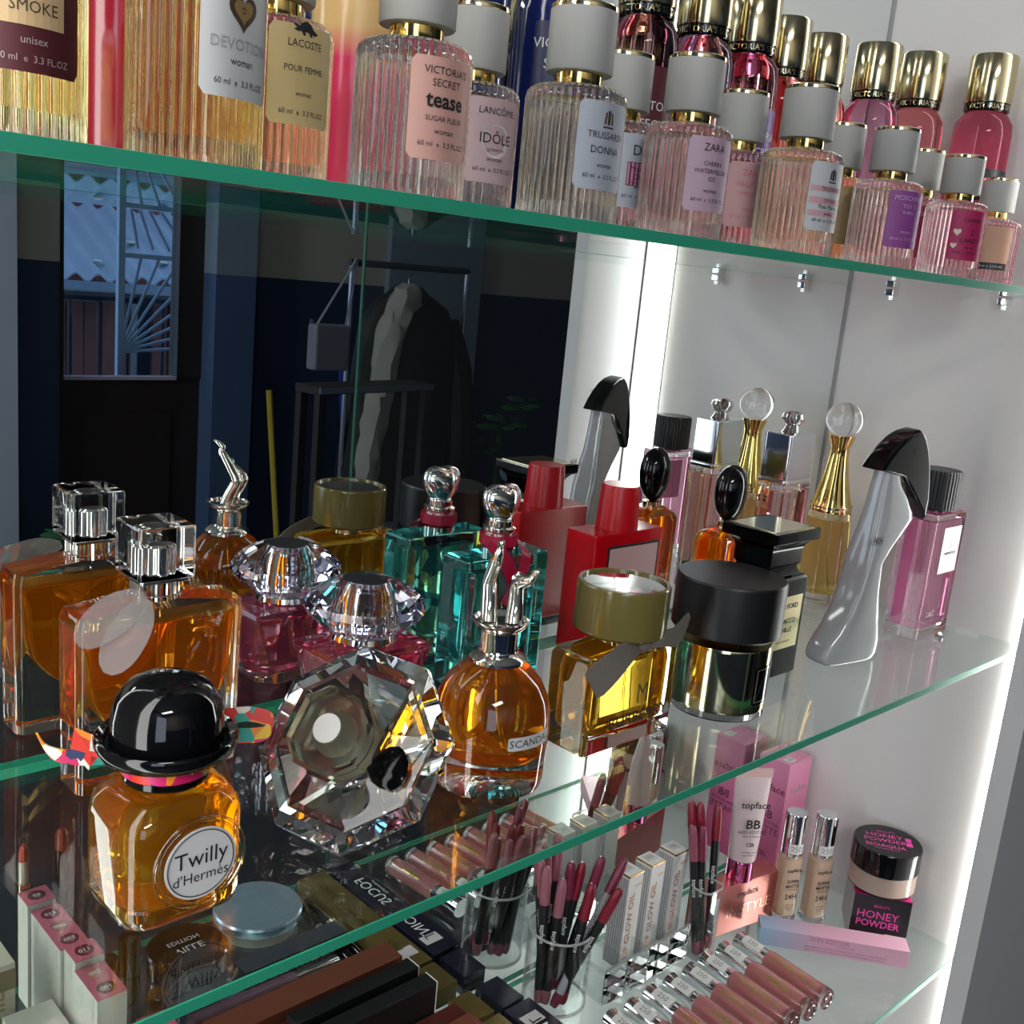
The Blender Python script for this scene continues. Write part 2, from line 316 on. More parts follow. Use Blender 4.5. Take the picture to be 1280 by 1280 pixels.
def boards(name, lab, x0, x1, y, z0, z1, k):
    t = thing(name, lab, 'fence', (x0+x1)/2, y, z0); wd = (x1-x0)/k
    for i in range(k): ob('plank', box(x0+i*wd-(x0+x1)/2+.006, x0+(i+1)*wd-(x0+x1)/2-.006, 0, .03+.012*(i % 2), 0, z1-z0), redboard, t)
boards('board_fence', 'red-brown board wall below the corrugated roof', 1.0, 2.8, -6.2, -1.2, .0, 16)
boards('board_fence', 'red-brown board wall rising behind the corrugated roof', 1.0, 3.1, -7.2, -.6, 2.6, 16)
rl = thing('stair_railing', 'dark steel railing outside the door, seen in the mirror', 'railing', .9588, -3.8, -1.2)
ob('post', box(-.03, .03, -.03, .03, 0, 1.27), darkbar, rl); ob('top_rail', tube([(-.6, 0, 1.262), (0, 0, 1.262), (.5, -.25, 1.25)], .024, 8), darkbar, rl)
for i in range(7): ob('baluster', tube([(-.42+.12*i+(.06 if i > 3 else 0), -.1*max(0, i-3)/2, .2), (-.42+.12*i+(.06 if i > 3 else 0), -.1*max(0, i-3)/2, 1.25)], .008, 6), darkbar, rl)
fg = thing('sunburst_grille', 'pale blue sunburst window grille outside the door', 'grille', .645, -3.3, -.11)
ob('upright', box(-.012, .012, -.012, .012, -.1, .9), bluebar, fg); ob('crossbar', box(0, .35, -.01, .01, .345, .362), bluebar, fg)
for k in range(9):
    a = math.radians(4+k*10.5); L_ = min(.4, .345/max(math.sin(a), .01)); ob('ray_bar', tube([(0, 0, 0), (L_*math.cos(a), 0, L_*math.sin(a))], .006, 6), bluebar, fg)
for k in range(8):
    a = math.radians(-12-k*9.5); L_ = min(.42, .32/max(-math.sin(a), .01)); ob('ray_bar', tube([(0, 0, .70), (L_*math.cos(a), 0, .70+L_*math.sin(a))], .006, 6), bluebar, fg)
gp = thing('glass_screen', 'free-standing clear glass screen with green edges, seen in the mirror', 'screen', .635, -1.3, -1.15)
ob('pane', box(-.34, .34, -.004, .004, .03, 2.2), sheet('screen_glass', (.97, .99, .98)), gp)
for s_ in (-1, 1): ob('edge', box(s_*.342-.0018, s_*.342+.0018, -.004, .004, .03, 2.2), mat('pale_green_edge', (.05, .16, .12), .3), gp); ob('foot', box(s_*.25-.03, s_*.25+.03, -.08, .08, 0, .03), M['chrome'], gp)
# things standing in the room
steel = mat('dull_steel', (.45, .5, .6), .3, 1); coatm = mat('black_quilted_cloth', (.006, .006, .009), .6, bump=.4, scale=20); fleece = mat('grey_fleece', (.30, .29, .27), .9, bump=.8, scale=60)
rk = thing('coat_rack', 'wheeled clothes rail with a black rail bar, seen in the mirror', 'clothes rail', 1.13, -2.2, -1.15)
ob('rail', tube([(-.245, 0, 1.447), (.24, 0, 1.452)], .011, 10), darkbar, rk)
for s in (-1, 1):
    ob('post', tube([(s*.235, 0, .08), (s*.235, 0, 1.45)], .009, 8), steel, rk); ob('foot', box(s*.235-.012, s*.235+.012, -.2, .2, .05, .08), darkbar, rk)
    for q in (-.18, .18): ob('caster', mv(lathe([(0, 0), (.02, .002), (.022, .025), (0, .05)], 10), s*.235, q, 0), darkbar, rk)
ct = thing('hanging_coat', 'black coat with grey fleece lining hung on the clothes rail', 'coat', 1.12, -2.2, -.30)
ob('hanger', tube(smoothpts([(0, 0, .6), (.02, 0, .585), (0, 0, .565), (0, 0, .53)]), .003, 6), steel, ct)
def ring(wx, wy, z, cx=0, n=20): return [Vector((cx+wx*math.copysign(abs(math.cos(2*pi*i/n))**.8, math.cos(2*pi*i/n)), wy*math.sin(2*pi*i/n)*(1+.12*math.sin(3*i)), z)) for i in range(n)]
ob('coat_body', loft([ring(.20, .10, -.22, -.02), ring(.21, .11, -.05, -.02), ring(.20, .11, .15, .0), ring(.195, .10, .32, .01), ring(.185, .09, .41, .01), ring(.145, .075, .475, .01), ring(.075, .055, .515), ring(.04, .04, .54)]), coatm, ct)
ob('sleeve', tube(smoothpts([(.15, 0, .42), (.21, .02, .25), (.23, .04, 0), (.22, .04, -.15)]), [.06]*5+[.055]*5+[.05]*3, 10), coatm, ct)
def lumpy(bm, k):
    for v in bm.verts: v.co += Vector((random.uniform(-k, k), random.uniform(-k, k), random.uniform(-k, k)))
    return bm
ob('fleece_lining', lumpy(tube(smoothpts([(-.03, .06, .53), (-.12, .09, .42), (-.17, .11, .2), (-.20, .11, -.02), (-.22, .11, -.24)], 5), [.035, .045, .05, .045, .042, .04, .04, .04, .04, .04, .038, .038, .036, .036, .034, .034, .034, .032, .03, .03, .03], 12), .009), fleece, ct)
bgm = mat('grey_bag_leather', (.16, .17, .22), .5, noise=.1)
bgt = thing('shoulder_bag', 'grey shoulder bag hung from the end of the clothes rail', 'bag', .79, -2.15, -.03)
ob('bag_body', rbox(.13, .05, .14, .012, .01, 0), bgm, bgt); ob('strap', strip(smoothpts([(-.05, 0, .13), (.06, 0, .3), (.085, 0, .33), (.05, .01, .13)]), .012, (0, 1, 0), .002), bgm, bgt); ob('buckle', box(-.052, -.04, -.03, -.026, .12, .15), steel, bgt)
tb = thing('side_table', 'narrow black console table with a steel front edge, seen in the mirror', 'table', .655, -1.75, -1.15)
mb_ = mat('matt_black_steel', (.01, .011, .014), .7)
ob('top', box(-.215, .215, -.05, .04, 1.115, 1.135), mb_, tb); ob('edge_trim', box(-.215, .215, .04, .046, 1.118, 1.134), steel, tb)
for sx in (-.2, .2):
    for sy_ in (-.04, .03): ob('leg', box(sx-.012, sx+.012, sy_-.01, sy_+.01, 0, 1.115), mb_, tb)
tb.rotation_euler = (0, 0, -.16)
for lab, x, c, top in (('yellow-handled broom leaning by the dark wall', 1.10, (.5, .4, .05), -.2), ('blue-handled mop leaning beside the yellow broom', 1.42, (.02, .05, .4), -.12)):
    bt = thing('broom', lab, 'broom', x, -2.84, -1.15); ob('handle', tube([(0, 0, .12), (-.05, -.07, top+1.15)], .012, 8), mat('handle_paint', c, .4), bt); ob('head', box(-.12, .12, -.03, .03, .08, .13, .01), darkbar, bt); ob('bristles', loft([rrect(.24, .05, .01, .08), rrect(.28, .09, .01, 0)]), mat('bristle', (.25, .22, .12), .9, bump=.6, scale=80), bt)
leafm = mat('dark_green_leaf', (.02, .10, .035), .5, noise=.3, scale=30); potm = mat('dark_pot', (.03, .03, .04), .5)
def plant(x, y, z, lab, hh, arms):
    t = thing('potted_plant', lab, 'plant', x, y, z); ob('pot', lathe([(0, 0), (.06, 0), (.08, .13), (.072, .13), (.07, .11), (0, .11)], 20), potm, t)
    ob('stem', tube(smoothpts([(0, 0, .1), (.01, 0, hh*.5), (0, 0, hh)]), .016, 8), leafm, t)
    for (dx, dz, r1) in arms:
        for k in range(14):
            a = k*2.4; rr = r1*math.sqrt((k+.5)/14); bl = ell(r1*.5, r1*.28, .006, u=8, v=5); rot(bl, .5*math.sin(k*1.7), 'X'); rot(bl, a, 'Z')
            ob('leaf', mv(bl, dx+rr*math.cos(a), rr*math.sin(a)*.8, dz+.02*math.sin(k*2)), leafm, t)
plant(1.675, -2.62, -1.15, 'bushy green plant with a round crown below the hanging coat', .82, [(0, .87, .11)])
plant(2.02, -2.66, -1.15, 'taller green plant with a slanting crown right of the coat', .8, [(-.08, .74, .07), (.02, .84, .09), (.12, .92, .07)])
plant(.19, -2.72, -1.15, 'dark leafy plant low beside the brown door', .40, [(-.05, .42, .10), (.05, .50, .09)])
sp = thing('stool', 'grey round-topped stool seen in the mirror below the plants', 'stool', 1.95, -2.35, -1.15)
ob('seat', lathe([(0, .66), (.14, .66), (.15, .68), (.15, .72), (.14, .73), (0, .73)], 28), bluegrey, sp); ob('column', lathe([(0, 0), (.14, 0), (.14, .02), (.03, .05), (.03, .66), (0, .66)], 20), darkbar, sp)
# ================================================================ MIDDLE SHELF: perfume testers, right to left
TUBE = (lambda p, h, x=0, y=0, lean=.004: ob('dip_tube', tube(smoothpts([(x, y, h), (x+lean*.3, y, h*.55), (x+lean, y, .016)]), .0011, 6), M['tube'], p))
# --- pink bottle with ribbed black cap
t = thing('perfume_bottle', 'tall clear bottle of pink perfume with white label and ribbed black cap', 'perfume', -.060, -.1635, 0, .0)
ob('glass_body', rbox(.066, .036, .1255, .003, .0015), M['clear'], t); ob('perfume', rbox(.057, .027, .108, .004, .003, .010), LQ['rose'], t)
ob('neck', mv(lathe([(.012, .1255), (.012, .130), (0, .130)], 20), -.004, 0, 0), M['black'], t)
ob('cap', mv(lathe([(0, .128), (.0205, .128), (.0207, .130), (.0207, .163), (.0195, .1655), (0, .1655)], 120, rib=40, amp=.0005), -.004, 0, 0), M['matblack'], t)
l = ob('label', mv(plate(rpoly(.037, .046, .0005)), .006, -.0183, .088), M['paper'], t); flat_text([('3', .0075, .006, .092), ('L\'IMPÉRATRICE', .0040, .006, .0845, .01)], M['ink'], l, -.0188)
flat_text([('D&G', .008, -.012, .024)], M['inkg'], t, -.0183)
TUBE(t, .12, -.004)
# --- stiletto
t = thing('perfume_bottle', 'grey high-heel shaped bottle with a glossy black heel top', 'perfume', -.205, -.167, 0, -.19)
Lp = [(0, -.037), (.004, -.040), (.0083, -.0405), (.0184, -.0357), (.029, -.0265), (.045, -.0165), (.0647, -.009), (.095, -.003), (.1271, .0032), (.150, .0085), (.1696, .012)]
Rp = [(0, .0290), (.004, .0330), (.010, .0344), (.0203, .0339), (.040, .0270), (.065, .0195), (.0915, .0166), (.1049, .0279), (.118, .0420), (.131, .0553), (.16, .06)]
def at(P_, z):
    for (a, x0), (b_, x1) in zip(P_, P_[1:]):
        if z <= b_: k = (z-a)/(b_-a); return x0+(x1-x0)*k
    return P_[-1][1]
def sring(z, dep, xl, xr, sh=0, n=28): return [Vector(((xl+xr)/2+(xr-xl)/2*math.copysign(abs(math.cos(2*pi*i/n))**.5, math.cos(2*pi*i/n)), dep*math.copysign(abs(math.sin(2*pi*i/n))**.5, math.sin(2*pi*i/n)), z+sh*math.cos(2*pi*i/n))) for i in range(n)]
zs = [0, .002, .006, .0120, .0203, .029, .045, .0647, .080, .0915, .1049, .118]
heelgrey = mat('pearl_grey_lacquer', (.44, .44, .45), .12, coat=.6)
rings = [sring(z, (.0150 if z < .001 else .0165)-.004*max(0, z-.09)/.06, at(Lp, z), at(Rp, z)) for z in zs]+[sring(.1300, .0135, .0040, .0540, -.0010), sring(.1395, .0125, .0060, .0535, -.0075), sring(.1520, .0115, .0080, .0460, -.0120), sring(.1640, .0105, .0095, .0310, -.0075), sring(.1705, .0100, .0090, .0270, -.0030)]
ob('body', loft(rings), heelgrey, t, sharp=50)
cp_ = [(-.0060, .1745), (.0120, .1715), (.0290, .1680), (.0480, .1505), (.0705, .1275), (.0712, .1420), (.0685, .1590), (.0640, .1770), (.0570, .1940), (.0500, .2050), (.0430, .2100), (.0330, .2080), (.0225, .2030), (.0120, .1950), (.0020, .1850)]
def inset(P_, k): cx = sum(p[0] for p in P_)/len(P_); cz = sum(p[1] for p in P_)/len(P_); return [(cx+(x-cx)*k, cz+(z-cz)*k) for x, z in P_]
ob('heel_cap', loft([[Vector((x, y, z)) for x, z in inset(cp_, k)] for y, k in ((-.0118, .84), (-.0105, .95), (-.007, 1), (.007, 1), (.0105, .95), (.0118, .84))]), M['black'], t, sharp=40)
flat_text([('H', .0105, -.0045, .1128, .02, .75), ('H', .0105, .0035, .1128, .02, .75), ('C', .0075, 0, .1128)], M['ink'], t, -.0172)
# --- ball-topped golden neck
t = thing('perfume_bottle', 'teardrop bottle of pale gold perfume with golden neck and glass ball', 'perfume', -.063, -.054, 0)
ob('glass_body', lathe([(0, 0), (.024, 0), (.0262, .003), (.0258, .02), (.0245, .06), (.0225, .09), (.021, .100), (0, .1)], 40), M['clear'], t)
ob('perfume', lathe([(0, .013), (.0205, .013), (.0225, .018), (.0222, .04), (.021, .075), (.0197, .092), (0, .092)], 40), LQ['jad'], t)
ob('golden_neck', lathe([(0, .0995), (.0215, .0995), (.0215, .103), (.0180, .116), (.0130, .137), (.0098, .158), (.0098, .167), (.0135, .1775), (.0138, .1795), (0, .1795)], 40), M['gold'], t)
ob('collar_thread', lathe([(.0219, .1035), (.0223, .105), (.0219, .1065), (.021, .1065), (.021, .1035)], 36), M['palegold'], t)
ob('glass_ball', ell(.0192, .0192, .018, (0, 0, .1955), 32, 20), M['clear'], t); round_text([("J'adore", .010, 0, .055)], M['inkgold'], t, .0254, math.radians(-70))
TUBE(t, .1, .0, lean=.012)
# --- silver square cap
t = thing('perfume_bottle', 'clear pink bottle with tall mirrored silver cap and round knob', 'perfume', -.143, -.043, 0)
ob('glass_body', rbox(.050, .032, .134, .004, .002), M['clear'], t); ob('perfume', rbox(.042, .024, .113, .004, .002, .014), LQ['pale'], t)
ob('band', rbox(.0505, .0325, .004, .004, .0008, .1335), M['silver'], t); ob('cap', rbox(.047, .0305, .046, .003, .0015, .1372), M['chrome'], t)
ob('knob', lathe([(0, .183), (.011, .183), (.0085, .186), (.0068, .190), (.0105, .194), (.0118, .198), (.0105, .202), (.006, .2045), (0, .205)], 30), M['chrome'], t)
plane_text([('Dior', .010, 0, 0)], M['inkg'], t, (.0002+.0236, 0, .16), (0, 0, -1), (0, 1, 0)); TUBE(t, .13, 0)
# --- orange with pebble cap
t = thing('perfume_bottle', 'square bottle of bright orange perfume with black pebble cap', 'perfume', -.238, -.046, 0)
ob('glass_body', loft([rrect(.047, .032, .004, 0), rrect(.051, .036, .005, .0015), rrect(.051, .036, .005, .086), rrect(.047, .032, .006, .0905), rrect(.026, .022, .006, .0965)]), M['clear'], t)
ob('perfume', loft([rrect(.041, .026, .004, .012), rrect(.0425, .028, .004, .014), rrect(.0425, .028, .004, .082), rrect(.036, .022, .005, .087)]), LQ['orange'], t)
ob('collar', lathe([(.0085, .096), (.0085, .1015), (0, .1015)], 20), M['palegold'], t)
ob('cap', ell(.0168, .0145, .0275, (0, 0, .1285), 28, 18, lambda p: Vector((p.x*(1+.10*p.z)+.10*p.z*p.z, p.y*(1+.08*p.z), math.copysign(abs(p.z)**.92, p.z)))), M['black'], t)
TUBE(t, .094)
# --- black square bottle, gold plate
t = thing('perfume_bottle', 'square black bottle with flared black cap topped by a gold plate', 'perfume', -.3105, -.140, 0)
ob('body', loft([rrect(.061, .045, .002, 0), rrect(.063, .047, .003, .0015), rrect(.063, .047, .003, .0845), rrect(.060, .044, .003, .0865), rrect(.052, .038, .002, .0875), rrect(.046, .033, .002, .0915), rrect(.044, .032, .002, .0955)]), M['jet'], t, sharp=25)
ob('cap', loft([rrect(.046, .034, .0015, .0955), rrect(.048, .036, .0015, .0975), rrect(.048, .036, .0015, .1085), rrect(.0505, .0385, .0015, .1125), rrect(.058, .0455, .0015, .1165), rrect(.066, .053, .0015, .1185), rrect(.067, .054, .0015, .1195), rrect(.067, .054, .0015, .1265), rrect(.066, .053, .0015, .1275)]), M['jet'], t, sharp=25)
ob('gold_plate', rbox(.058, .045, .0008, .0008, .0002, .1274), M['palegold'], t)
ob('cap_seam', rbox(.0445, .0325, .0006, .002, 0, .0955), M['gold'], t)
l = ob('label', mv(plate(rpoly(.043, .046, .0005)), .003, -.0237, .048), M['palegold'], t); flat_text([('TOM FORD', .0062, .003, .062, .01), ('TOBACCO', .0058, .003, .049, .01), ('VANILLE', .0058, .003, .041, .01), ('EAU DE PARFUM', .0026, .003, .031)], M['ink'], l, -.0242)
# --- gold drum with black drum cap
t = thing('perfume_bottle', 'round gold mirrored bottle with a broad matt black drum cap', 'perfume', -.4055, -.171, 0)
ob('glass_foot', lathe([(0, 0), (.036, 0), (.0372, .0015), (.0372, .006), (0, .006)], 48), M['clear'], t)
ob('body', lathe([(0, .006), (.0372, .006), (.0375, .008), (.0375, .053), (.0368, .0555), (.035, .0560), (0, .0560)], 56), M['palegold'], t)
ob('neck', lathe([(.0125, .056), (.0125, .0625), (0, .0625)], 24), mat('amber_neck', (.25, .06, .02), .1, trans=.5), t)
ob('cap', lathe([(0, .0625), (.0405, .0625), (.0418, .0640), (.0418, .1025), (.0405, .1045), (0, .1045)], 56), M['soft'], t)
l = ob('label', patch(.0376, math.radians(-72), .52, .013, .043, .0008), M['black'], t)
fr = [patch(.0378, math.radians(-72), .47, .0405, .0411, 0), patch(.0378, math.radians(-72), .47, .0150, .0156, 0), patch(.0378, math.radians(-72)-.46, .012, .015, .041, 0), patch(.0378, math.radians(-72)+.46, .012, .015, .041, 0)]
ob('gold_border', join(*fr), mat('rose_gold_line', (.75, .5, .4), .25, .8), l)
# --- golden bottle, horn cap, bow
t = thing('perfume_bottle', 'low rectangular bottle of golden perfume with olive horn cap and grey bow', 'perfume', -.5226, -.1625, 0)
ob('glass_body', loft([rrect(.090, .037, .003, 0), rrect(.093, .040, .004, .0018), rrect(.093, .040, .004, .064), rrect(.089, .036, .004, .0685), rrect(.03, .026, .006, .0705)]), M['clear'], t)
ob('perfume', loft([rrect(.072, .024, .006, .012), rrect(.077, .0285, .006, .015), rrect(.078, .029, .006, .056), rrect(.074, .026, .006, .0625)]), LQ['gold'], t)
ob('neck', lathe([(.0135, .0705), (.0135, .0775), (0, .0775)], 24), M['palegold'], t)
ob('cap', lathe([(0, .0775), (.0300, .0775), (.0322, .0795), (.0325, .083), (.0325, .1110), (.0315, .1128), (.0292, .1130), (.0290, .1105), (0, .1105)], 56), M['olive'], t)
ob('cap_disc', lathe([(0, .1105), (.0286, .1105), (.0286, .1112), (.02, .1122), (0, .1128)], 48), M['chrome'], t)
def bow(pts, ws, dirv): return strip(pts, ws, dirv, .0009)
ob('bow', join(bow(smoothpts([(0, -.022, .0745), (-.018, -.026, .0740), (-.036, -.028, .0665), (-.0540, -.0265, .0560)], 3), [.008, .010, .012, .014, .016, .0175, .019, .0205, .0215, .018], (.36, -.34, -.87)), bow(smoothpts([(0, -.022, .0745), (.015, -.026, .077), (.031, -.026, .0755), (.052, -.020, .0860)], 3), [.008, .010, .012, .013, .014, .014, .013, .011, .008, .004], (-.28, .26, .92)), ell(.0065, .004, .0060, (0, -.0235, .0745), 12, 8)), M['taupe'], t, sharp=0)
flat_text([('BURBERRY', .0118, .006, .0200, .012, 1.12)], M['ink'], t, -.0212); flat_text([('My', .021, .012, .036, -.01, .8)], mat('brown_script_ink', (.05, .03, .01), .6), t, -.0208)
TUBE(t, .068, 0)
# --- red pair bottle
t = thing('perfume_bottle', 'glossy red rectangular bottle with red cap and black-framed pink label', 'perfume', -.3958, -.044, 0)
ob('glass_foot', rbox(.083, .031, .0085, .002, .001), M['clear'], t); ob('body', rbox(.0856, .0335, .102, .002, .0012, .0085), M['red'], t)
ob('cap', lathe([(0, .1105), (.0178, .1105), (.0180, .112), (.0162, .1465), (.0152, .1478), (0, .1478)], 40), M['redcap'], t)
l = ob('label', mv(plate(rpoly(.066, .052, .0004)), .006, -.0168, .074), M['ink'], t); ob('pink_field', mv(plate(rpoly(.0615, .0475, .0003)), .006, -.0172, .074), mat('dusty_pink_paper', (.58, .36, .36), .5), l)
# --- teal bottle with heart
t = thing('perfume_bottle', 'teal glass bottle with silver heart stopper, crimson ribbon and round tag', 'perfume', -.5245, -.0360, 0)
teal = glass('teal_glass', (.64, .92, .93), 1.5)
ob('glass_body', rbox(.0851, .031, .1016, .003, .0022), teal, t)
U = lambda a, b_, c, d, n=14: [(a*math.cos(pi*i/n), d+(-c)*math.sin(pi*i/n)) for i in range(n+1)]
ob('perfume', prism([(-.030, .090), *[(-.030*math.cos(pi*i/14), .040-.028*math.sin(pi*i/14)) for i in range(15)], (.030, .090)], -.0085, .0085), liquid('teal_perfume', (.72, .93, .92), (.10, .45, .42), .15), t, sharp=50)
ob('stopper_neck', lathe([(.0135, .1016), (.0135, .106), (.0112, .107), (.0112, .118), (.0128, .1195), (.0128, .1215), (.0105, .1228), (.0105, .127), (0, .127)], 32), M['silver'], t)
def heart(p):
    x, y, z = p; k = abs(x); return Vector((x*(1.0+.18*z), y*(1-.25*k), z*.92+.42*k*(1.25-.75*k)*(1 if z > -.2 else max(0, (z+1)/.8))-.14))
ob('heart', ell(.0178, .0125, .0165, (0, 0, .1405), 40, 26, heart), M['chrome'], t, sharp=70)
rb = [lathe([(.0135, .1075), (.0148, .1085), (.0148, .1165), (.0132, .1165)], 32), strip(smoothpts([(-.013, -.006, .112), (-.011, -.0165, .104), (-.003, -.0185, .092), (.003, -.0185, .080), (.008, -.018, .062)], 4), .0120, (.9, 0, .5)), strip(smoothpts([(.013, -.006, .112), (.0145, -.0172, .103), (.011, -.0190, .090), (.004, -.0192, .078), (-.004, -.0185, .064)], 4), .0110, (.9, 0, -.45))]
ob('ribbon', join(*rb), M['redsilk'], t, sharp=40)
tg = ob('tag', mv(rot(lathe([(0, 0), (.0058, 0), (.0066, .0006), (.0058, .0014), (.0045, .001), (.0042, .0013), (0, .0013)], 28), pi/2, 'X'), .0045, -.0200, .0835), M['silver'], t)
ob('button_hole', join(*[mv(rot(lathe([(0, 0), (.0007, 0), (.0007, .0003), (0, .0003)], 8), pi/2, 'X'), .0045+s*.0011, -.0214, .0835) for s in (-1, 1)]), M['ink'], tg)
flat_text([('MOSCHINO', .0085, .004, .062, .01)], M['inkg'], t, .0125-.0280)
# --- orange round bottle with legs
t = thing('perfume_bottle', 'round amber bottle whose silver stopper is a pair of upturned legs', 'perfume', -.6415, -.1665, 0)
ob('glass_body', lathe([(0, .0), (.030, 0), (.0345, .0025), (.0355, .007), (.0358, .02), (.0366, .038), (.0362, .048), (.0338, .058), (.0290, .0675), (.0215, .0755), (.0160, .0795), (.0145, .081), (0, .081)], 64), M['clear'], t)
ob('perfume', lathe([(0, .0190), (.014, .0194), (.0240, .0210), (.0305, .0245), (.0335, .030), (.0340, .038), (.0336, .047), (.0312, .0565), (.0265, .0650), (.0190, .0725), (.0150, .0745), (0, .0750)], 64), LQ['amber'], t)
ob('collar', lathe([(.0175, .0795), (.0178, .0815), (.0155, .0840), (.0120, .0860), (.0116, .0875), (.0116, .0985), (0, .0985)], 44), M['silver'], t)
ob('dish', lathe([(0, .0985), (.0118, .0985), (.0150, .1010), (.0172, .1040), (.0174, .1055), (.0160, .1060), (.0146, .1040), (0, .1032)], 44), M['silver'], t)
ur, aw = Vector((.728, -.686, 0)), Vector((.70, .714, 0))
L3 = lambda *q: [ur*u_+aw*w_+Vector((0, 0, z)) for u_, w_, z in q]
lg1 = tube(smoothpts(L3((-.0075, 0, .1030), (-.0080, .003, .112), (-.0090, .0085, .1235), (-.0092, .0078, .1275), (-.0072, .002, .1370), (-.0050, -.0045, .1460), (-.0045, -.006, .1490), (-.0045, -.0045, .1510), (-.0040, -.0085, .1545), (-.0030, -.0125, .1560)), 3), [.0054, .0054, .0053, .0052, .005, .0048, .0046, .0045, .0044, .0043, .0042, .0042, .0042, .0041, .0039, .0034, .0029, .0025, .0021, .0021, .0022, .0023, .0024, .0024, .0023, .0020, .0016, .0010], 12)
lg2 = tube(smoothpts(L3((.0078, 0, .1030), (.0080, .003, .112), (.0078, .0085, .1215), (.0086, .0085, .1255), (.0115, .004, .1290), (.0150, -.002, .1320), (.0162, -.0045, .1332), (.0172, -.0035, .1355), (.0185, -.0075, .1385), (.0205, -.0105, .1400)), 3), [.0056, .0056, .0055, .0053, .0051, .0049, .0047, .0046, .0045, .0044, .0043, .0043, .0042, .0041, .0038, .0033, .0028, .0024, .0021, .0021, .0022, .0023, .0024, .0024, .0022, .0019, .0015, .0010], 12)
ob('leg', lg1, M['silver'], t, sharp=80); ob('leg', lg2, M['silver'], t, sharp=80)
l = ob('label', patch(.0367, math.radians(-90), .46, .0350, .0435, .0006), M['paper'], t); round_text([('SCANDAL', .0066, 0, .0392, 0, 1.1)], M['ink'], l, .0371, math.radians(-90))
TUBE(t, .08, 0, 0, .012)
# --- pink bottle with gem cap
t = thing('perfume_bottle', 'tapering bottle of deep pink perfume under a large faceted crystal cap', 'perfume', -.6570, -.0500, 0)
def chring(w_, d, c, z): return [Vector(p+(z,)) for p in ((w_/2-c, -d/2), (w_/2, -d/2+c), (w_/2, d/2-c), (w_/2-c, d/2), (-w_/2+c, d/2), (-w_/2, d/2-c), (-w_/2, -d/2+c), (-w_/2+c, -d/2))]
ob('glass_body', loft([chring(.056, .040, .010, 0), chring(.058, .042, .010, .001), chring(.079, .054, .001, .0540), chring(.076, .051, .001, .0568), chring(.034, .030, .004, .0580)]), glass('pink_tinted_glass', (.99, .92, .94), 1.5), t, sharp=10)
ob('perfume', loft([chring(.048, .033, .007, .0085), chring(.050, .035, .006, .010), chring(.068, .044, .002, .0485), chring(.064, .041, .002, .0515)]), LQ['pink'], t, sharp=10)
ob('collar', lathe([(.0215, .0578), (.0225, .0600), (.0215, .0635), (0, .0635)], 36), M['chrome'], t)
gem = glass('lavender_crystal', (.93, .92, .98), 1.49)
g = lathe([(0, .0632), (.0200, .0632), (.0285, .0685), (.0375, .0755), (.0418, .0820), (.0400, .0868), (.0330, .0930), (.0240, .0985), (.0165, .1010), (0, .1010)], 14)
ob('crystal_cap', g, gem, t, sharp=3); ob('cap_core', lathe([(0, .0634), (.0150, .0634), (.0165, .072), (.0160, .085), (.0140, .0990), (0, .0992)], 36), M['chrome'], t)
flat_text([('VERSACE', .0072, .010, .028)], M['inkgold'], t, -.0245); TUBE(t, .056, 0, 0, .01)
# --- smile bottle
t = thing('perfume_bottle', 'clear slab bottle of amber perfume with crystal cube cap and gauze bow', 'perfume', -.8065, -.0470, 0)
ob('glass_body', loft([rrect(.094, .026, .005, 0), rrect(.099, .031, .006, .0018), rrect(.101, .033, .006, .100), rrect(.098, .031, .006, .1055), rrect(.030, .026, .008, .1105)]), M['clear'], t)
sm = [(-.0455, .0975), (-.0440, .085), *[(-.0435*math.cos(pi*i/20), .078-.052*math.sin(pi*i/20)**.8) for i in range(1, 20)], (.0440, .085), (.0455, .0975)]
ob('perfume', loft([[Vector((x, y, z)) for x, z in inset(sm, k)] for y, k in ((-.0125, .90), (-.0115, .97), (-.009, 1), (.009, 1), (.0115, .97), (.0125, .90))]), LQ['amber'], t, sharp=40)
ob('collar', lathe([(.0150, .1100), (.0150, .1125), (.0142, .1130), (.0142, .1205), (0, .1205)], 72, rib=36, amp=.0005), M['silver'], t)
ob('cap_plate', rbox(.030, .030, .0022, .002, .0005, .1205), M['chrome'], t); ob('crystal_cap', rbox(.0345, .0345, .0315, .003, .002, .1227), M['clear'], t); ob('cap_core', lathe([(0, .1240), (.0090, .1240), (.0090, .1405), (.0075, .1420), (0, .1420)], 36), M['chrome'], t)
def petal(pts, ws, d): return strip(smoothpts(pts, 4), ws, d, .0003)
wv = [.004, .010, .016, .021, .024, .0265, .028, .029, .0285, .027, .024, .018, .008]
ob('gauze_bow', join(petal([(-.0120, -.0130, .1150), (-.0240, -.0180, .1120), (-.0400, -.0225, .1060), (-.0560, -.0275, .0985)], [.005, .010, .014, .017, .0195, .021, .022, .022, .0215, .020, .0175, .013, .005], (.43, -.41, -.8)), petal([(-.0120, -.0140, .1130), (-.0200, -.0210, .1050), (-.0300, -.0260, .0930), (-.0400, -.0300, .0790)], [.005, .010, .014, .017, .0195, .021, .022, .0225, .022, .021, .018, .013, .005], (.70, -.66, -.27))), M['gauze'], t, sharp=0)
TUBE(t, .108, 0, 0, -.006)
flat_text([('la vie est belle', .0055, 0, .012)], M['paper'], t, -.0168)
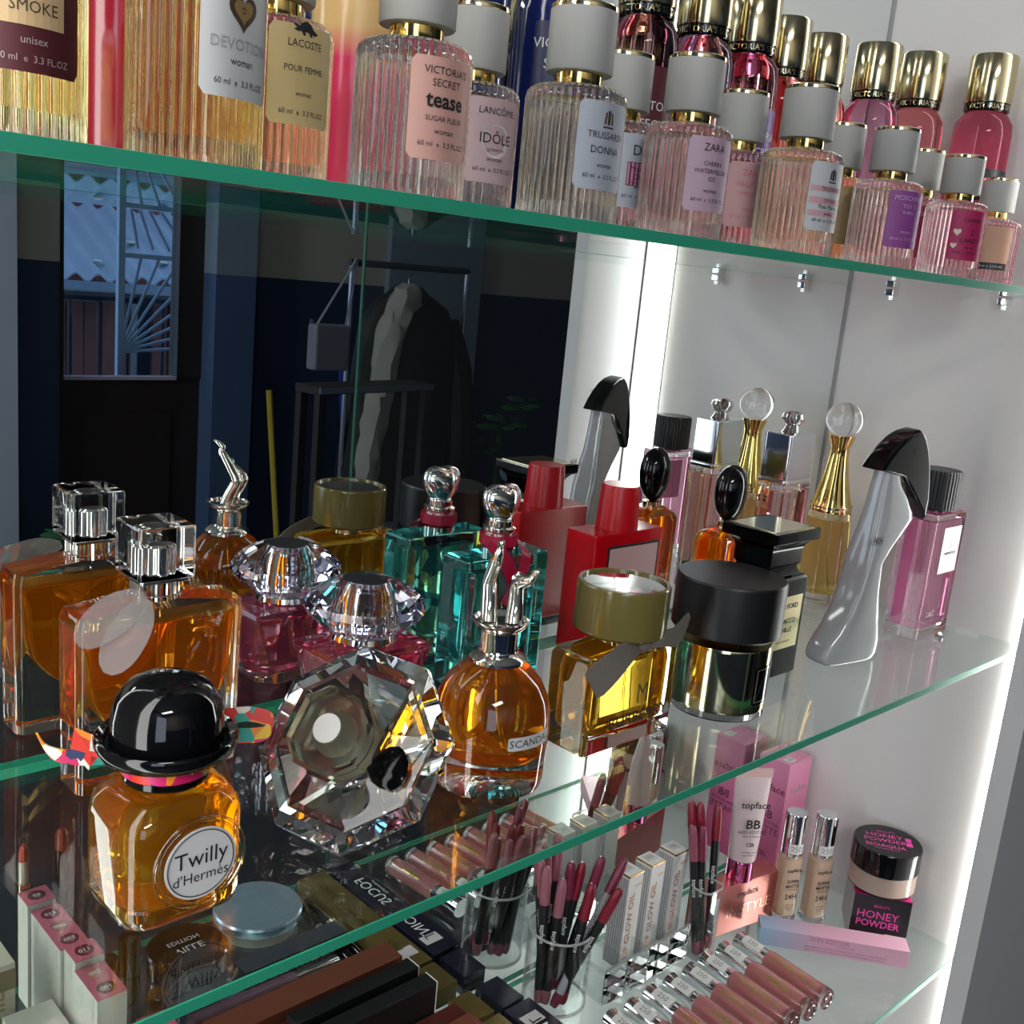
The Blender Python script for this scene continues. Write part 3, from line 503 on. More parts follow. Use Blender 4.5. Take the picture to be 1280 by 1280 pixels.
# --- tilted faceted bottle
e = math.radians(37); hh_ = Vector((-.93, -.37, 0)).normalized(); e1 = Vector((.37, -.93, 0)).normalized(); nv = math.cos(e)*hh_+Vector((0, 0, math.sin(e))); e2 = nv.cross(e1)
if e2.z < 0: e2 = -e2
a_ = math.radians(-5); e1, e2 = e1*math.cos(a_)+e2*math.sin(a_), e2*math.cos(a_)-e1*math.sin(a_)
O_ = Vector((-.7750, -.1725, 0))+e2*.0520
t = thing('perfume_bottle', 'clear faceted diamond bottle lying tipped back with translucent square cap', 'perfume', 0, 0, 0)
t.matrix_world = Matrix(((e1.x, e2.x, nv.x, O_.x), (e1.y, e2.y, nv.y, O_.y), (e1.z, e2.z, nv.z, O_.z+Z0+.0050), (0, 0, 0, 1)))
def ch4(w_, c, z): return [Vector(p+(z,)) for p in ((w_/2-c, -w_/2), (w_/2, -w_/2+c), (w_/2, w_/2-c), (w_/2-c, w_/2), (-w_/2+c, w_/2), (-w_/2, w_/2-c), (-w_/2, -w_/2+c), (-w_/2+c, -w_/2))]
ob('glass_body', loft([ch4(.010, .003, -.0435), ch4(.016, .0045, -.0425), ch4(.105, .032, -.003), ch4(.110, .033, 0), ch4(.108, .032, .003), ch4(.094, .028, .010), ch4(.048, .012, .013)]), M['smoke'], t, sharp=5)
ob('perfume', loft([ch4(.006, .002, -.034), ch4(.084, .025, -.001), ch4(.086, .025, .002), ch4(.078, .022, .006)]), LQ['smoke'], t, sharp=5)
ob('neck', lathe([(.010, .013), (.010, .0165), (0, .0165)], 24), M['black'], t)
capm = glass('frosted_grey_cap', (.84, .83, .76), 1.40, .14)
ob('cap', loft([ch4(.040, .009, .0165), ch4(.045, .011, .018), ch4(.045, .011, .033), ch4(.041, .010, .0355)]), capm, t, sharp=5); ob('cap_core', lathe([(0, .017), (.0125, .017), (.0115, .026), (.0085, .0340), (0, .0340)], 32), mat('grey_core', (.32, .31, .26), .3), t)
ob('nozzle_disc', lathe([(0, .0357), (.0080, .0357), (.0080, .0362), (0, .0362)], 28), mat('white_plastic', (.72, .70, .68), .4), t)
rs = strip([(-.012, -.014, -.020), (-.020, -.024, -.013), (-.030, -.038, -.004)], .008, (.8, -.6, 0))
ob('black_ribbon_rose', mv(ell(.011, .012, .004, u=12, v=8, f=lambda p: Vector((p.x*(1+.3*math.sin(4*p.y*3)), p.y, p.z))), .033, -.004, .0148), M['jet'], t)
# --- bowler hat bottle
t = thing('perfume_bottle', 'square bottle of golden amber perfume wearing a glossy black bowler hat cap', 'perfume', -.8588, -.1720, 0)
ob('glass_body', loft([rrect(.050, .046, .010, 0), rrect(.057, .053, .012, .0022), rrect(.0605, .0565, .014, .008), rrect(.0605, .0565, .014, .047), rrect(.058, .054, .014, .0535), rrect(.050, .046, .014, .0600), rrect(.038, .036, .015, .0635)]), M['clear'], t, sharp=60)
ob('perfume', loft([rrect(.042, .038, .011, .0085), rrect(.050, .046, .012, .0115), rrect(.0525, .0485, .013, .018), rrect(.0525, .0485, .013, .045), rrect(.050, .046, .012, .0505), rrect(.042, .038, .013, .0560)]), LQ['twilly'], t, sharp=60)
ob('collar', lathe([(.0190, .0632), (.0200, .0645), (.0200, .0675), (0, .0675)], 40), M['black'], t)
silk = patches('printed_silk', [(.60, .01, .14), (.75, .45, .02), (.65, .03, .01), (.02, .30, .24), (.70, .68, .6), (.55, .01, .10), (.02, .03, .1), (.75, .22, .01), (.65, .02, .01)], 150, .45)
ob('silk_band', lathe([(.0188, .0670), (.0206, .0680), (.0206, .0750), (.0188, .0755)], 40), silk, t)
ob('silk_tails', join(strip(smoothpts([(.010, .018, .0715), (.026, .014, .0790), (.044, .004, .0830), (.054, -.004, .0800), (.050, -.003, .0735), (.036, .008, .0715)], 4), .0075, (.2, .2, 1), .0008), strip(smoothpts([(-.014, .014, .0715), (-.026, .022, .0760), (-.034, .026, .0800), (-.028, .020, .0700)], 4), .0095, (.3, .3, 1), .0008), strip(smoothpts([(-.014, .016, .071), (-.030, .024, .0700), (-.042, .030, .0730), (-.046, .034, .0790)], 4), .0090, (-.4, 0, 1), .0008)), silk, t, sharp=0)
ob('bowler_hat', lathe([(0, .0750), (.0190, .0750), (.0260, .0752), (.0305, .0775), (.0328, .0815), (.0330, .0845), (.0318, .0858), (.0300, .0842), (.0278, .0812), (.0262, .0812), (.0262, .0870), (.0256, .0950), (.0232, .1040), (.0185, .1100), (.0120, .1132), (.0060, .1141), (0, .1143)], 64), M['black'], t, sharp=50)
l = ob('label', mv(plate(disc(.0180, 40), .0005), .004, -.0286, .0300), M['paper'], t)
ob('label_ring', mv(xf(ringm(.0166), Matrix.Rotation(pi/2, 4, 'X')), .004, -.0291, .0300), M['ink'], l)
flat_text([('Twilly', .0118, .004, .0330, 0, .95), ("d'Hermès", .0076, .004, .0235, 0, .95)], M['ink'], l, -.0293)
for r_ in (.0205, .0228): ob('glass_ring', mv(xf(ringm(r_, .0007), Matrix.Rotation(pi/2, 4, 'X')), .004, -.0282, .0300), M['clear'], t)
# ================================================================ UPPER SHELF
def round_poly(polys, m, parent, R, a0, name='emblem'):
    bm = bmesh.new()
    for P_ in polys:
        vs = [bm.verts.new((x, y, 0)) for x, y in P_]
        try: f = bm.faces.new(vs)
        except ValueError: pass
    bmesh.ops.triangulate(bm, faces=bm.faces)
    for v in bm.verts:
        a = a0+v.co.x/R; v.co = Vector((R*math.cos(a), R*math.sin(a), v.co.y))
    return ob(name, bm, m, parent, sharp=0)
def quad(x0, x1, z0, z1, k=8): return [(x0+(x1-x0)*i/k, z0) for i in range(k+1)]+[(x1-(x1-x0)*i/k, z1) for i in range(k+1)]
def heartp(s, cx, cz, n=28): return [(cx+s*.0625*16*math.sin(t)**3, cz+s*.0625*(13*math.cos(t)-5*math.cos(2*t)-2*math.cos(3*t)-math.cos(4*t))) for t in (2*pi*i/n for i in range(n))]
croc = [(-.0062, -.0008), (-.0035, .0006), (-.0022, .0022), (-.0002, .0030), (.0020, .0026), (.0034, .0012), (.0060, .0020), (.0062, .0012), (.0046, .0004), (.0062, -.0004), (.0044, -.0010), (.0024, -.0008), (.0016, -.0022), (.0004, -.0022), (.0008, -.0008), (-.0012, -.0010), (-.0020, -.0024), (-.0032, -.0024), (-.0026, -.0012), (-.0044, -.0018)]
croc = [(-x, z) for x, z in croc][::-1]
RB = .0262
body_bm = lathe([(0, 0), (.0245, 0), (.0262, .0015), (.0262, .0600), (.0255, .0635), (.0225, .0660), (.0115, .0672), (0, .0672)], 168, rib=42, amp=.0011, flat=.0226)
cav_bm = lathe([(0, .0105), (.0195, .0105), (.0215, .0125), (.0215, .0575), (.0195, .0600), (0, .0600)], 84, rib=42, amp=.0005, flat=.0215)
def proto(name, bm, m): me = bpy.data.meshes.new(name); bm.to_mesh(me); bm.free(); me.materials.append(m); me.shade_smooth(); me.set_sharp_from_angle(angle=math.radians(45)); return me
ME = dict(body=proto('glass_body', body_bm, M['clear']), cap=proto('cap', lathe([(0, .0735), (.0166, .0735), (.0172, .0742), (.0172, .1030), (0, .1030)], 44), M['capgrey']),
    ring=proto('cap_ring', lathe([(0, .1030), (.0172, .1030), (.0173, .1036), (.0172, .1052), (.0160, .1060), (.0150, .1052), (0, .1050)], 44), M['palegold']),
    collar=proto('collar', lathe([(0, .0672), (.0118, .0672), (.0122, .0682), (.0122, .0735), (0, .0735)], 32), M['gold']))
CAV = {}
def shared(name, me, parent): o = bpy.data.objects.new(name, me); COL.objects.link(o); o.parent = parent; return o
def ribbed(lab, x, y, liq, lcol, content, rz=0, half=.64, k=1, up=0):
    t = thing('ribbed_bottle', lab, 'perfume', x, y, ZU, rz, 'ribbed perfume bottles on the upper shelf'); t.scale = (k, k, k*(1+14*up))
    shared('glass_body', ME['body'], t)
    if liq not in CAV: CAV[liq] = proto('perfume', cav_bm.copy(), LQ2[liq])
    shared('perfume', CAV[liq], t); shared('collar', ME['collar'], t); c = shared('cap', ME['cap'], t); shared('cap_ring', ME['ring'], c)
    a0 = math.radians(-91)
    l = ob('label', patch(RB, a0, half, .0165+up, .0585+up*.5, .0025), mat(lab.split()[0]+'_label', lcol, .5), t)
    R = RB+.0004
    for c in content:
        if c[0] == 'T': round_text([(q[0], q[1]*(1-8*up), q[2], q[3]+up*.8)+tuple(q[4:]) for q in c[1]], M[c[2]] if isinstance(c[2], str) else c[2], l, R+.0001, a0)
        else: round_poly([[(x_, z_+up*.8) for x_, z_ in P_] for P_ in c[1]], c[2], l, R, a0, c[3] if len(c) > 3 else 'panel')
    return t
LQ2 = dict(yellow=liquid('yellow_perfume', (.99, .95, .66)), amber=liquid('light_amber_perfume', (.99, .90, .62)), orange=liquid('peach_amber_perfume', (.99, .86, .68)), clear=liquid('faint_perfume', (.99, .985, .975)), straw=liquid('straw_perfume', (.985, .965, .90)), blush=liquid('blush_perfume', (.985, .945, .925)), pinkish=liquid('light_pink_perfume', (.985, .87, .89)))
foot = lambda k=1: [('60 ml  e  3.3 FL.OZ', .0031*k, 0, .0230)]
woman = ('woman', .0034, 0, .0284)
beigep = mat('beige_panel', (.62, .42, .22), .5); darkh = mat('dark_emblem', (.07, .045, .03), .45); goldp = mat('gold_panel', (.42, .27, .10), .35, .4); palep = mat('pale_circle', (.62, .55, .55), .5)
redink = mat('faded_red_ink', (.45, .10, .14), .5); pinkp = mat('pink_panel', (.62, .20, .36), .5); stripe = mat('dusty_pink_stripe', (.55, .30, .34), .5); cream = mat('cream_heart', (.75, .66, .5), .5); blackp = mat('black_band', (.012, .012, .014), .4); greyink = mat('faint_grey_ink', (.34, .33, .32), .5); tan = mat('faint_tan_ink', (.42, .32, .18), .5); pline = mat('pale_purple_ink', (.6, .4, .65), .5); lilacink = mat('lilac_grey_ink', (.3, .22, .3), .5)
ribbed('maroon-labelled ribbed bottle, first on the upper shelf', -.937, -.197, 'yellow', (.085, .012, .018), [('P', [quad(-.0105, .0105, .0310, .0520)], beigep), ('T', [('CHERRY', .0050, 0, .0435), ('SMOKE', .0052, 0, .0365)], darkh), ('T', [('unisex', .0036, 0, .0268)]+[('60 ml  e  3.3 FL.OZ', .0031, 0, .0212)], mat('pink_grey_ink', (.45, .33, .33), .5))], 0, .66, up=0.004)
ribbed('amber ribbed bottle with a pale grey label and dark heart emblem', -.868, -.2, 'amber', (.56, .56, .56), [('P', [heartp(.0066, 0, .0460)], darkh, 'emblem'), ('P', [[(x, z) for x, z in heartp(.0044, 0, .0463)]], goldp, 'emblem'), ('T', [('D', .0030, 0, .0462)], 'ink'), ('T', [('DEVOTION', .0056, 0, .0352)], greyink), ('T', [('woman', .0038, 0, .0298)]+foot(), M['ink'])], .22, up=0.007)
ribbed('amber ribbed bottle with a tan label and a crocodile emblem', -.802, -.147, 'orange', (.56, .42, .20), [('P', [[(x, z+.0545) for x, z in croc]], M['ink'], 'emblem'), ('T', [('LACOSTE', .0044, 0, .0490), ('POUR FEMME', .0036, 0, .0395), ('woman', .0030, 0, .0302)]+foot(), 'ink')], up=0.008)
ribbed('clear ribbed bottle with a salmon pink label and bold lettering', -.766, -.205, 'clear', (.60, .32, .27), [('T', [("VICTORIA'S", .0044, 0, .0530), ('SECRET', .0044, 0, .0480), ('tease', .0092, 0, .0410, .025), ('SUGAR FLEUR', .0031, 0, .0335), woman]+foot(), 'ink')], -.05)
ribbed('clear ribbed bottle with a lilac pink label and pale round seal', -.6845, -.15, 'blush', (.52, .36, .38), [('P', [disc(.0085, 28, 0, .0375)], palep), ('T', [('LANCÔME', .0048, 0, .0520), ('IDÔLE', .0072, 0, .0385), ('LE PARFUM', .0022, 0, .0330), woman]+foot(), 'ink')], -.1)
crest = [[(-.0030, .0480), (-.0024, .0535), (-.0013, .0535), (-.0018, .0480)], [(-.0009, .0478), (-.0009, .0545), (.0009, .0545), (.0009, .0478)], [(.0018, .0480), (.0013, .0535), (.0024, .0535), (.0030, .0480)], quad(-.0034, .0034, .0462, .0470)]
ribbed('clear ribbed bottle with a blue-grey label and dark crest', -.661, -.205, 'straw', (.36, .38, .44), [('P', crest, darkh, 'emblem'), ('T', [('TRUSSARDI', .0046, 0, .0425), ('DONNA', .0050, 0, .0355), woman]+foot(), 'ink')], -.07)
ribbed('clear ribbed bottle with a blue-grey label and a pink box', -.565, -.15, 'clear', (.40, .41, .47), [('P', [quad(-.0105, .0105, .0290, .0425)], darkh), ('P', [quad(-.0100, .0100, .0295, .0420)], pinkp), ('T', [('Dior', .0085, 0, .0490), ('Miss Dior', .0044, 0, .0388), ('Chérie', .0044, 0, .0342), ('BLOOMING BOUQUET', .0015, 0, .0309), woman]+foot(), 'ink')], -.15)
ribbed('peach-tinted ribbed bottle with a lilac label', -.566, -.205, 'blush', (.46, .31, .40), [('T', [('ZARA', .0060, 0, .0525), ('CHERRY', .0036, 0, .0435), ('WATERMELON', .0036, 0, .0392), ('ICE', .0036, 0, .0349), woman]+foot(), 'ink')], -.22, k=0.95)
ribbed('pink-tinted ribbed bottle with a dusty rose label and red lettering', -.442, -.15, 'pinkish', (.46, .24, .25), [('T', [('ZARA', .0056, 0, .0515), ('FROSTED', .0048, 0, .0440), ('APHRODISIAC', .0028, 0, .0385), woman]+foot(), redink)], -.45)
ribbed('straw-tinted ribbed bottle with a grey label of three pink stripes', -.446, -.205, 'straw', (.50, .50, .52), [('P', [quad(-.016, .016, .0405, .0440), quad(-.016, .016, .0330, .0370), quad(-.016, .016, .0255, .0290)], stripe), ('P', crest, M['ink'], 'emblem'), ('T', [('TRUSSARDI', .0034, 0, .0422), ('DONNA', .0030, 0, .0352), ('Pink Marina', .0038, 0, .0312), ('woman', .0028, 0, .0272)]+foot(), 'ink')], -.1)
ribbed('ribbed bottle with a plain bronze label behind the striped one', -.310, -.15, 'amber', (.30, .20, .09), [('T', [('KAY', .0050, 0, .0500), ('ALI', .0050, 0, .0430), woman]+foot(), tan)], -.35)
ribbed('blush ribbed bottle with a bright purple label', -.329, -.205, 'blush', (.27, .06, .27), [('T', [('MOSCHINO', .0050, 0, .0530), ('TOY 2', .0044, 0, .0470), ('BUBBLE', .0030, 0, .0425), woman]+foot(), pline)], -.35, k=0.93)
ribbed('ribbed bottle with a magenta label, dark heart and white corner stripes', -.176, -.15, 'pinkish', (.40, .02, .12), [('P', [heartp(.0075, .002, .0400)], mat('dark_red_heart', (.16, .005, .04), .4), 'emblem'), ('P', [[(.004, .0168), (.008, .0168), (.0155, .0235), (.0155, .0268)], [(.011, .0168), (.0145, .0168), (.0158, .0180), (.0158, .0212)]], M['paper']), ('T', [('SCANDAL', .0052, 0, .0520), ('candy', .0030, 0, .0420), ('woman', .0030, 0, .0300)], mat('pale_pink_ink', (.7, .45, .5), .5))], -.5)
ribbed('pink-tinted ribbed bottle with a magenta label and two cream hearts', -.216, -.205, 'pinkish', (.42, .012, .10), [('P', [heartp(.0034, -.0105, .0400), heartp(.0027, -.0120, .0285)], cream, 'emblem'), ('T', [('CHARM', .0050, .002, .0500), ('Z', .0058, .003, .0395), ('CANDY', .0056, .002, .0330), ('woman', .0030, .002, .0275)]+foot(), 'ink')], -.58, k=0.9)
ribbed('pink-tinted ribbed bottle with a peach label banded in black', -.075, -.175, 'pinkish', (.55, .30, .20), [('P', [quad(-.0160, .0160, .0168, .0235)], blackp), ('T', [('BY', .0060, 0, .0380)], tan), ('T', [('60 ml  e  3.3 FL.OZ', .0030, 0, .0200)], 'inkw')], -1.0, k=0.9)
cav_bm.free()
# tall gold-capped body sprays behind
mb = dict(body=lathe([(0, 0), (.0225, 0), (.0250, .003), (.0252, .012), (.0252, .1320), (.0240, .1420), (.0195, .1490), (.0165, .1515), (0, .1515)], 48), cap=lathe([(0, .1588), (.0200, .1588), (.0203, .1595), (.0203, .1975), (.0195, .1990), (0, .1990)], 48), col=lathe([(0, .1515), (.0188, .1515), (.0194, .1525), (.0194, .1588), (0, .1588)], 44))
capme = proto('cap', mb['cap'], M['vsgold']); colme = proto('collar', mb['col'], M['black']); bodyraw = mb['body']; colt = None
def mist(lab, x, y, col, rz=0, panel=None, pt=None, zz=(.045, .105), k=1, topc=None):
    t = thing('body_spray', lab, 'body spray', x, y, ZU, rz, 'gold-capped body sprays at the back of the upper shelf'); t.scale = (k, k, k)
    shared('bottle', proto('bottle', bodyraw.copy(), col), t); shared('cap', capme, t); c = shared('collar', colme, t)
    round_text([("VICTORIA'S SECRET", .0062, 0, .1551), ("VICTORIA'S SECRET", .0062, .061, .1551)], M['palegold'], c, .0196, math.radians(-125))
    if panel:
        l = ob('label', patch(.0253, math.radians(-100), 1.0, *zz, .0006), panel, t)
        if pt: round_text(pt, M['inkw'], l, .0257, math.radians(-100))
    return t
def juice(n, c): return glass(n, tuple(.45+.55*v for v in c), 1.34, .02)
vs = [("VICTORIA'S", .0085, 0, .092), ('SECRET', .0085, 0, .080)]
mist('slim red body spray bottle between the two leftmost ribbed bottles', -.859, -.110, mat('red_bottle_plastic', (.30, .006, .02), .15, coat=.5))
mist('peach to pink shaded body spray bottle behind the salmon-labelled bottle', -.7145, -.085, fade('peach_to_pink', (.72, .04, .12), (.75, .48, .20), .075, .092, .2), panel=mat('peach_label', (.72, .46, .22), .4), pt=[("VICTORIA'S", .0085, 0, .138), ('SECRET', .0085, 0, .128)], zz=(.118, .1315))
navyg = mat('navy_bottle', (.012, .02, .12), .12, coat=.5)
mist('navy body spray bottle behind the lilac pink label', -.637, -.085, navyg)
mist('navy body spray bottle with white script behind the blue-grey crested label', -.567, -.085, navyg, panel=mat('navy_label', (.010, .014, .07), .35), pt=[("VICTORIA'S", .0085, -.004, .112), ('SECRET', .0085, -.004, .100), ('la nuit', .016, -.006, .080)], zz=(.055, .125))
mist('plum body spray bottle with a dark panel', -.474, -.082, juice('plum_juice', (.42, .16, .20)), panel=mat('plum_label', (.10, .02, .03), .4), pt=vs, zz=(.04, .118))
mist('body mist with a pale gold cap between plum and purple ones', -.409, -.082, juice('violet_juice', (.5, .3, .5)))
mist('dark pink body spray bottle with a purple panel', -.349, -.082, juice('dark_pink_juice', (.62, .10, .30)), panel=mat('purple_label', (.10, .03, .26), .4), pt=vs+[('BERRY', .0095, 0, .062, .02), ('CANDY', .0095, 0, .050, .02)], zz=(.035, .112))
mist('peach orange body spray between the dark pink and red-orange ones', -.285, -.070, juice('peach_juice', (.9, .55, .3)), k=.97)
mist('red-orange body spray between the peach and lilac pink ones', -.224, -.068, juice('red_orange_juice', (.95, .16, .08)), k=.97)
mist('lilac pink body spray standing in front of the corner joint', -.154, -.080, juice('lilac_pink_juice', (.85, .42, .68)))
mist('coral red body spray bottle with a dark band', -.070, -.080, juice('coral_juice', (.88, .20, .25)), panel=blackp, zz=(.06, .085), k=1.045)
mist('hot pink body spray bottle with a black band, nearest the right wall', -.0285, -.128, juice('hot_pink_juice', (.9, .18, .36)), panel=blackp, zz=(.075, .102), k=1.06)
bodyraw.free()
# ================================================================ LOWER SHELF: make-up (seen directly on the right, in the mirror on the left)
pm = dict(barrel=mat('black_pencil_barrel', (.012, .012, .013), .35), dusky=mat('dusky_pink_plastic', (.34, .12, .15), .35), plum=mat('plum_plastic', (.20, .025, .06), .3), wine=mat('wine_red_plastic', (.24, .012, .03), .3), mauve=mat('mauve_plastic', (.28, .08, .11), .35), pearl=mat('pearl_grey_barrel', (.45, .45, .48), .4))
def aim(t, a, b):
    d = (Vector(b)-Vector(a)); L_ = d.length; z = d.normalized(); x = (Vector((0, 0, 1)) if abs(z.y) > .8 or abs(z.x) > .8 else Vector((0, -1, 0))).cross(z).normalized(); y = z.cross(x)
    t.matrix_world = Matrix(((x.x, y.x, z.x, a[0]), (x.y, y.y, z.y, a[1]), (x.z, y.z, z.z, a[2]+Z0), (0, 0, 0, 1))); return L_
PP = {}
def pencil(lab, base, top, cm, barrel='barrel', word='topface', grp=None):
    t = thing('lip_pencil', lab, 'lip pencil', 0, 0, 0, 0, grp); L_ = aim(t, base, top); r = .0043
    ob('barrel', lathe([(0, .014), (r, .014), (r, L_-.036), (0, L_-.036)], 14), pm[barrel], t)
    ob('cap', lathe([(0, L_-.036), (r*1.12, L_-.036), (r*1.12, L_-.012), (r*.92, L_-.004), (r*.6, L_-.0008), (0, L_)], 14), pm[cm], t)
    ob('end_tip', lathe([(0, 0), (r*.8, .0006), (r, .004), (r, .014), (0, .014)], 14), pm[cm], t)
    b = texts([(word, .0062, 0, 0, .01)])
    for v in b.verts: a = v.co.y/r+.6; v.co = Vector((r*1.03*math.cos(a), r*1.03*math.sin(a), L_*.52-v.co.x))
    ob('lettering', b, M['ink'] if barrel == 'pearl' else M['inkw'], t, sharp=0); return t
def open_cup(r, h, wall=.0014): return lathe([(0, 0), (r, 0), (r, h), (r-wall, h), (r-wall, .003), (0, .003)], 48)
z = ZL
cup = thing('pencil_cup', 'round clear acrylic cup holding dark lip pencils', 'cup', -.4056, -.043, z)
ob('cup_wall', lathe([(0, .0002), (.0300, .0002), (.0300, .074), (.0288, .074), (.0288, .003), (0, .003)], 48), M['acrylic'], cup)
ob('rim', lathe([(.0300, .0735), (.0304, .0745), (.0300, .0755), (.0288, .0755), (.0288, .0735), (.0300, .0735)], 48), M['rimac'], cup); ob('foot_ring', lathe([(.0285, .0004), (.0302, .0004), (.0302, .0030), (.0285, .0030), (.0285, .0004)], 48), M['rimac'], cup)
tops = [((-.418, -.021, .135), 'dusky', 'dusky pink'), ((-.411, -.043, .125), 'dusky', 'dusky pink'), ((-.397, -.039, .135), 'plum', 'plum'), ((-.383, -.041, .131), 'wine', 'wine red'), ((-.394, -.064, .125), 'wine', 'wine red'), ((-.373, -.055, .140), 'plum', 'plum'), ((-.3800, -.0850, .125), 'wine', 'wine red'), ((-.412, -.010, .142), 'mauve', 'mauve'), ((-.402, -.012, .140), 'mauve', 'mauve'), ((-.390, -.016, .142), 'mauve', 'mauve'), ((-.386, -.010, .147), 'mauve', 'mauve'), ((-.425, -.035, .138), 'dusky', 'dusky pink')]
where = ['leaning at the left back', 'upright at the front left', 'standing in the middle', 'standing right of the middle', 'leaning to the front', 'leaning to the right', 'leaning far to the front right', 'at the back by the mirror, leftmost', 'at the back by the mirror, second', 'at the back by the mirror, third', 'tallest at the back by the mirror', 'at the left edge']
for (tp, cm, cn), wh in zip(tops, where):
    d = Vector((tp[0]+.4056, tp[1]+.043)); k = where.index(wh); a = math.atan2(d.y, d.x)+(.5 if k % 2 else -.5); bse = Vector((math.cos(a), math.sin(a)))*(.006+.012*((k*5) % 7)/7)+Vector((-.004, .002))
    pencil('%s capped lip pencil %s of the round cup' % (cn, wh), (-.4056+bse.x, -.043+bse.y, z+.0045), (tp[0], tp[1], z+tp[2]), cm, grp='lip pencils in the round cup')
pencil('pearl grey barrelled lip pencil with a plum tip leaning out of the round cup', (-.4200, -.0560, z+.0045), (-.3530, -.0660, z+.138), 'plum', 'pearl', 'LIP FOCUS')
# organiser with faceted front, three boxes, square cup
og = thing('acrylic_organiser', 'clear acrylic stand with a faceted front and slots for boxes', 'organiser', -.316, -.05, z)
ob('base_plate', box(-.062, .088, -.030, .040, .0002, .003), M['acrylic'], og)
for i in range(5): ob('divider', box(-.062+.0315*i-.0008, -.062+.0315*i+.0008, -.0285, .038, .003, .036), M['acrylic'], og)
ob('back_wall', box(-.062, .088, .038, .040, .003, .055), M['acrylic'], og); ob('top_rim', box(-.062, .064, -.0302, -.0282, .036, .0374), M['rimac'], og)
fc = glass('cut_acrylic', (.97, .98, .98), 1.49)
for i in range(4):
    for k in range(2):
        x0, x1, z0, z1 = -.062+.0315*i, -.062+.0315*(i+1), .001+.0175*k, .001+.0175*(k+1); xm, zm = (x0+x1)/2, (z0+z1)/2
        bm = bmesh.new(); q = [bm.verts.new(p) for p in ((x0, -.030, z0), (x1, -.030, z0), (x1, -.030, z1), (x0, -.030, z1))]; qb = [bm.verts.new((v.co.x, -.0282, v.co.z)) for v in q]; ap = bm.verts.new((xm, -.0385, zm))
        for j in range(4): bm.faces.new((q[j], q[(j+1) % 4], ap)); bm.faces.new((q[j], qb[j], qb[(j+1) % 4], q[(j+1) % 4]))
        bm.faces.new(qb[::-1]); bmesh.ops.recalc_face_normals(bm, faces=bm.faces); ob('pyramid_facet', bm, fc, og, sharp=3)
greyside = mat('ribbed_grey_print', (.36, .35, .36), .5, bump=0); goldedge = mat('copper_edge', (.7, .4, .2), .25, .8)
for i, (x, wh) in enumerate(((-.318, 'nearest the pencil cup'), (-.2845, 'in the middle slot'), (-.248, 'nearest the square cup'))):
    t = thing('lip_oil_box', 'white and copper lip oil box %s of the acrylic stand' % wh, 'box', x, -.045, z+.0032, 0, 'lip oil boxes in the acrylic stand')
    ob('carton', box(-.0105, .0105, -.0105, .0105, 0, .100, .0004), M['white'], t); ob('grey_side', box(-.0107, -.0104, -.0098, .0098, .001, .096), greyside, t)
    for k in range(7): ob('pinstripe', box(-.01085, -.0106, -.0090+.0028*k, -.0084+.0028*k, .002, .095), M['white'], t)
    ob('copper_edge', join(box(-.0107, .0107, -.0107, -.0100, .0985, .1003), box(-.0107, -.0100, -.0107, .0107, .0985, .1003)), goldedge, t)
    ob('price_sticker', box(-.0060, .0065, -.0035, .0070, .1001, .1004), M['paper'], t)
    plane_text([('LIP GLOW OIL', .0105, 0, 0, .01, 1.05)], M['inkcopper'], t, (-.0035, -.01085, .045), (0, 0, 1), (-1, 0, 0)); flat_text([('topface', .0042, .0048, .088)], M['inkcopper'], t, -.0109)
    plane_text([('%d' % (702+i), .0062, 0, 0)], M['inkg'], t, (.0002, .0018, .1006), (1, 0, 0), (0, 1, 0), 'price')
sc = thing('pencil_cup', 'square clear acrylic cup holding five dark red lip pencils', 'cup', -.236, -.083, z)
ob('cup_wall', loft([rrect(.030, .024, .008, .0003), rrect(.030, .024, .008, .075), rrect(.0275, .0215, .007, .075), rrect(.0275, .0215, .007, .003)]), M['acrylic'], sc)
ob('rim', loft([rrect(.0302, .0242, .008, .0745), rrect(.0302, .0242, .008, .0760), rrect(.0275, .0215, .007, .0760), rrect(.0275, .0215, .007, .0745), rrect(.0302, .0242, .008, .0745)], False), M['rimac'], sc); ob('foot', rbox(.0300, .0240, .003, .008, .0004, .0), M['rimac'], sc)
for (tp, cm, wh) in (((-.2290, -.045, .150), 'wine', 'leftmost at the back'), ((-.2235, -.052, .150), 'wine', 'second at the back'), ((-.2105, -.065, .149), 'wine', 'leaning right'), ((-.2430, -.060, .134), 'mauve', 'front left'), ((-.2350, -.066, .134), 'plum', 'front right')):
    pencil('dark red lip pencil in the square cup, %s' % wh, (-.2405+.55*(tp[0]+.2345), -.0855+.25*(tp[1]+.058), z+.0045), (tp[0], tp[1], z+tp[2]), cm, grp='lip pencils in the square cup')
# copper palette box with tube on top, pink carton behind
cop = mat('copper_card', (.42, .12, .10), .22, .5, noise=.15, scale=30); coptop = mat('rose_copper_foil', (.60, .24, .20), .25, .7)
t = thing('palette_box', 'copper red palette box standing beside the square pencil cup', 'box', -.166, -.072, z, -.17)
ob('carton', box(-.056, .056, -.011, .012, 0, .055, .0008), cop, t); ob('foil_top', box(-.0555, .0555, -.0105, .0115, .0549, .0553), coptop, t)
l = ob('silver_sticker', box(-.050, -.034, -.0114, -.0110, .006, .046), M['paper'], t); flat_text([('INSTYLE', .0165, .012, .023, 0, 1.1)], mat('copper_foil_lettering', (.75, .38, .3), .25, .8), t, -.01125); flat_text([('topface', .0105, .008, .042, .01)], M['ink'], t, -.01125); flat_text([('||||||||', .006, -.042, .026), ('palette', .003, -.042, .036)], M['ink'], l, -.0116)
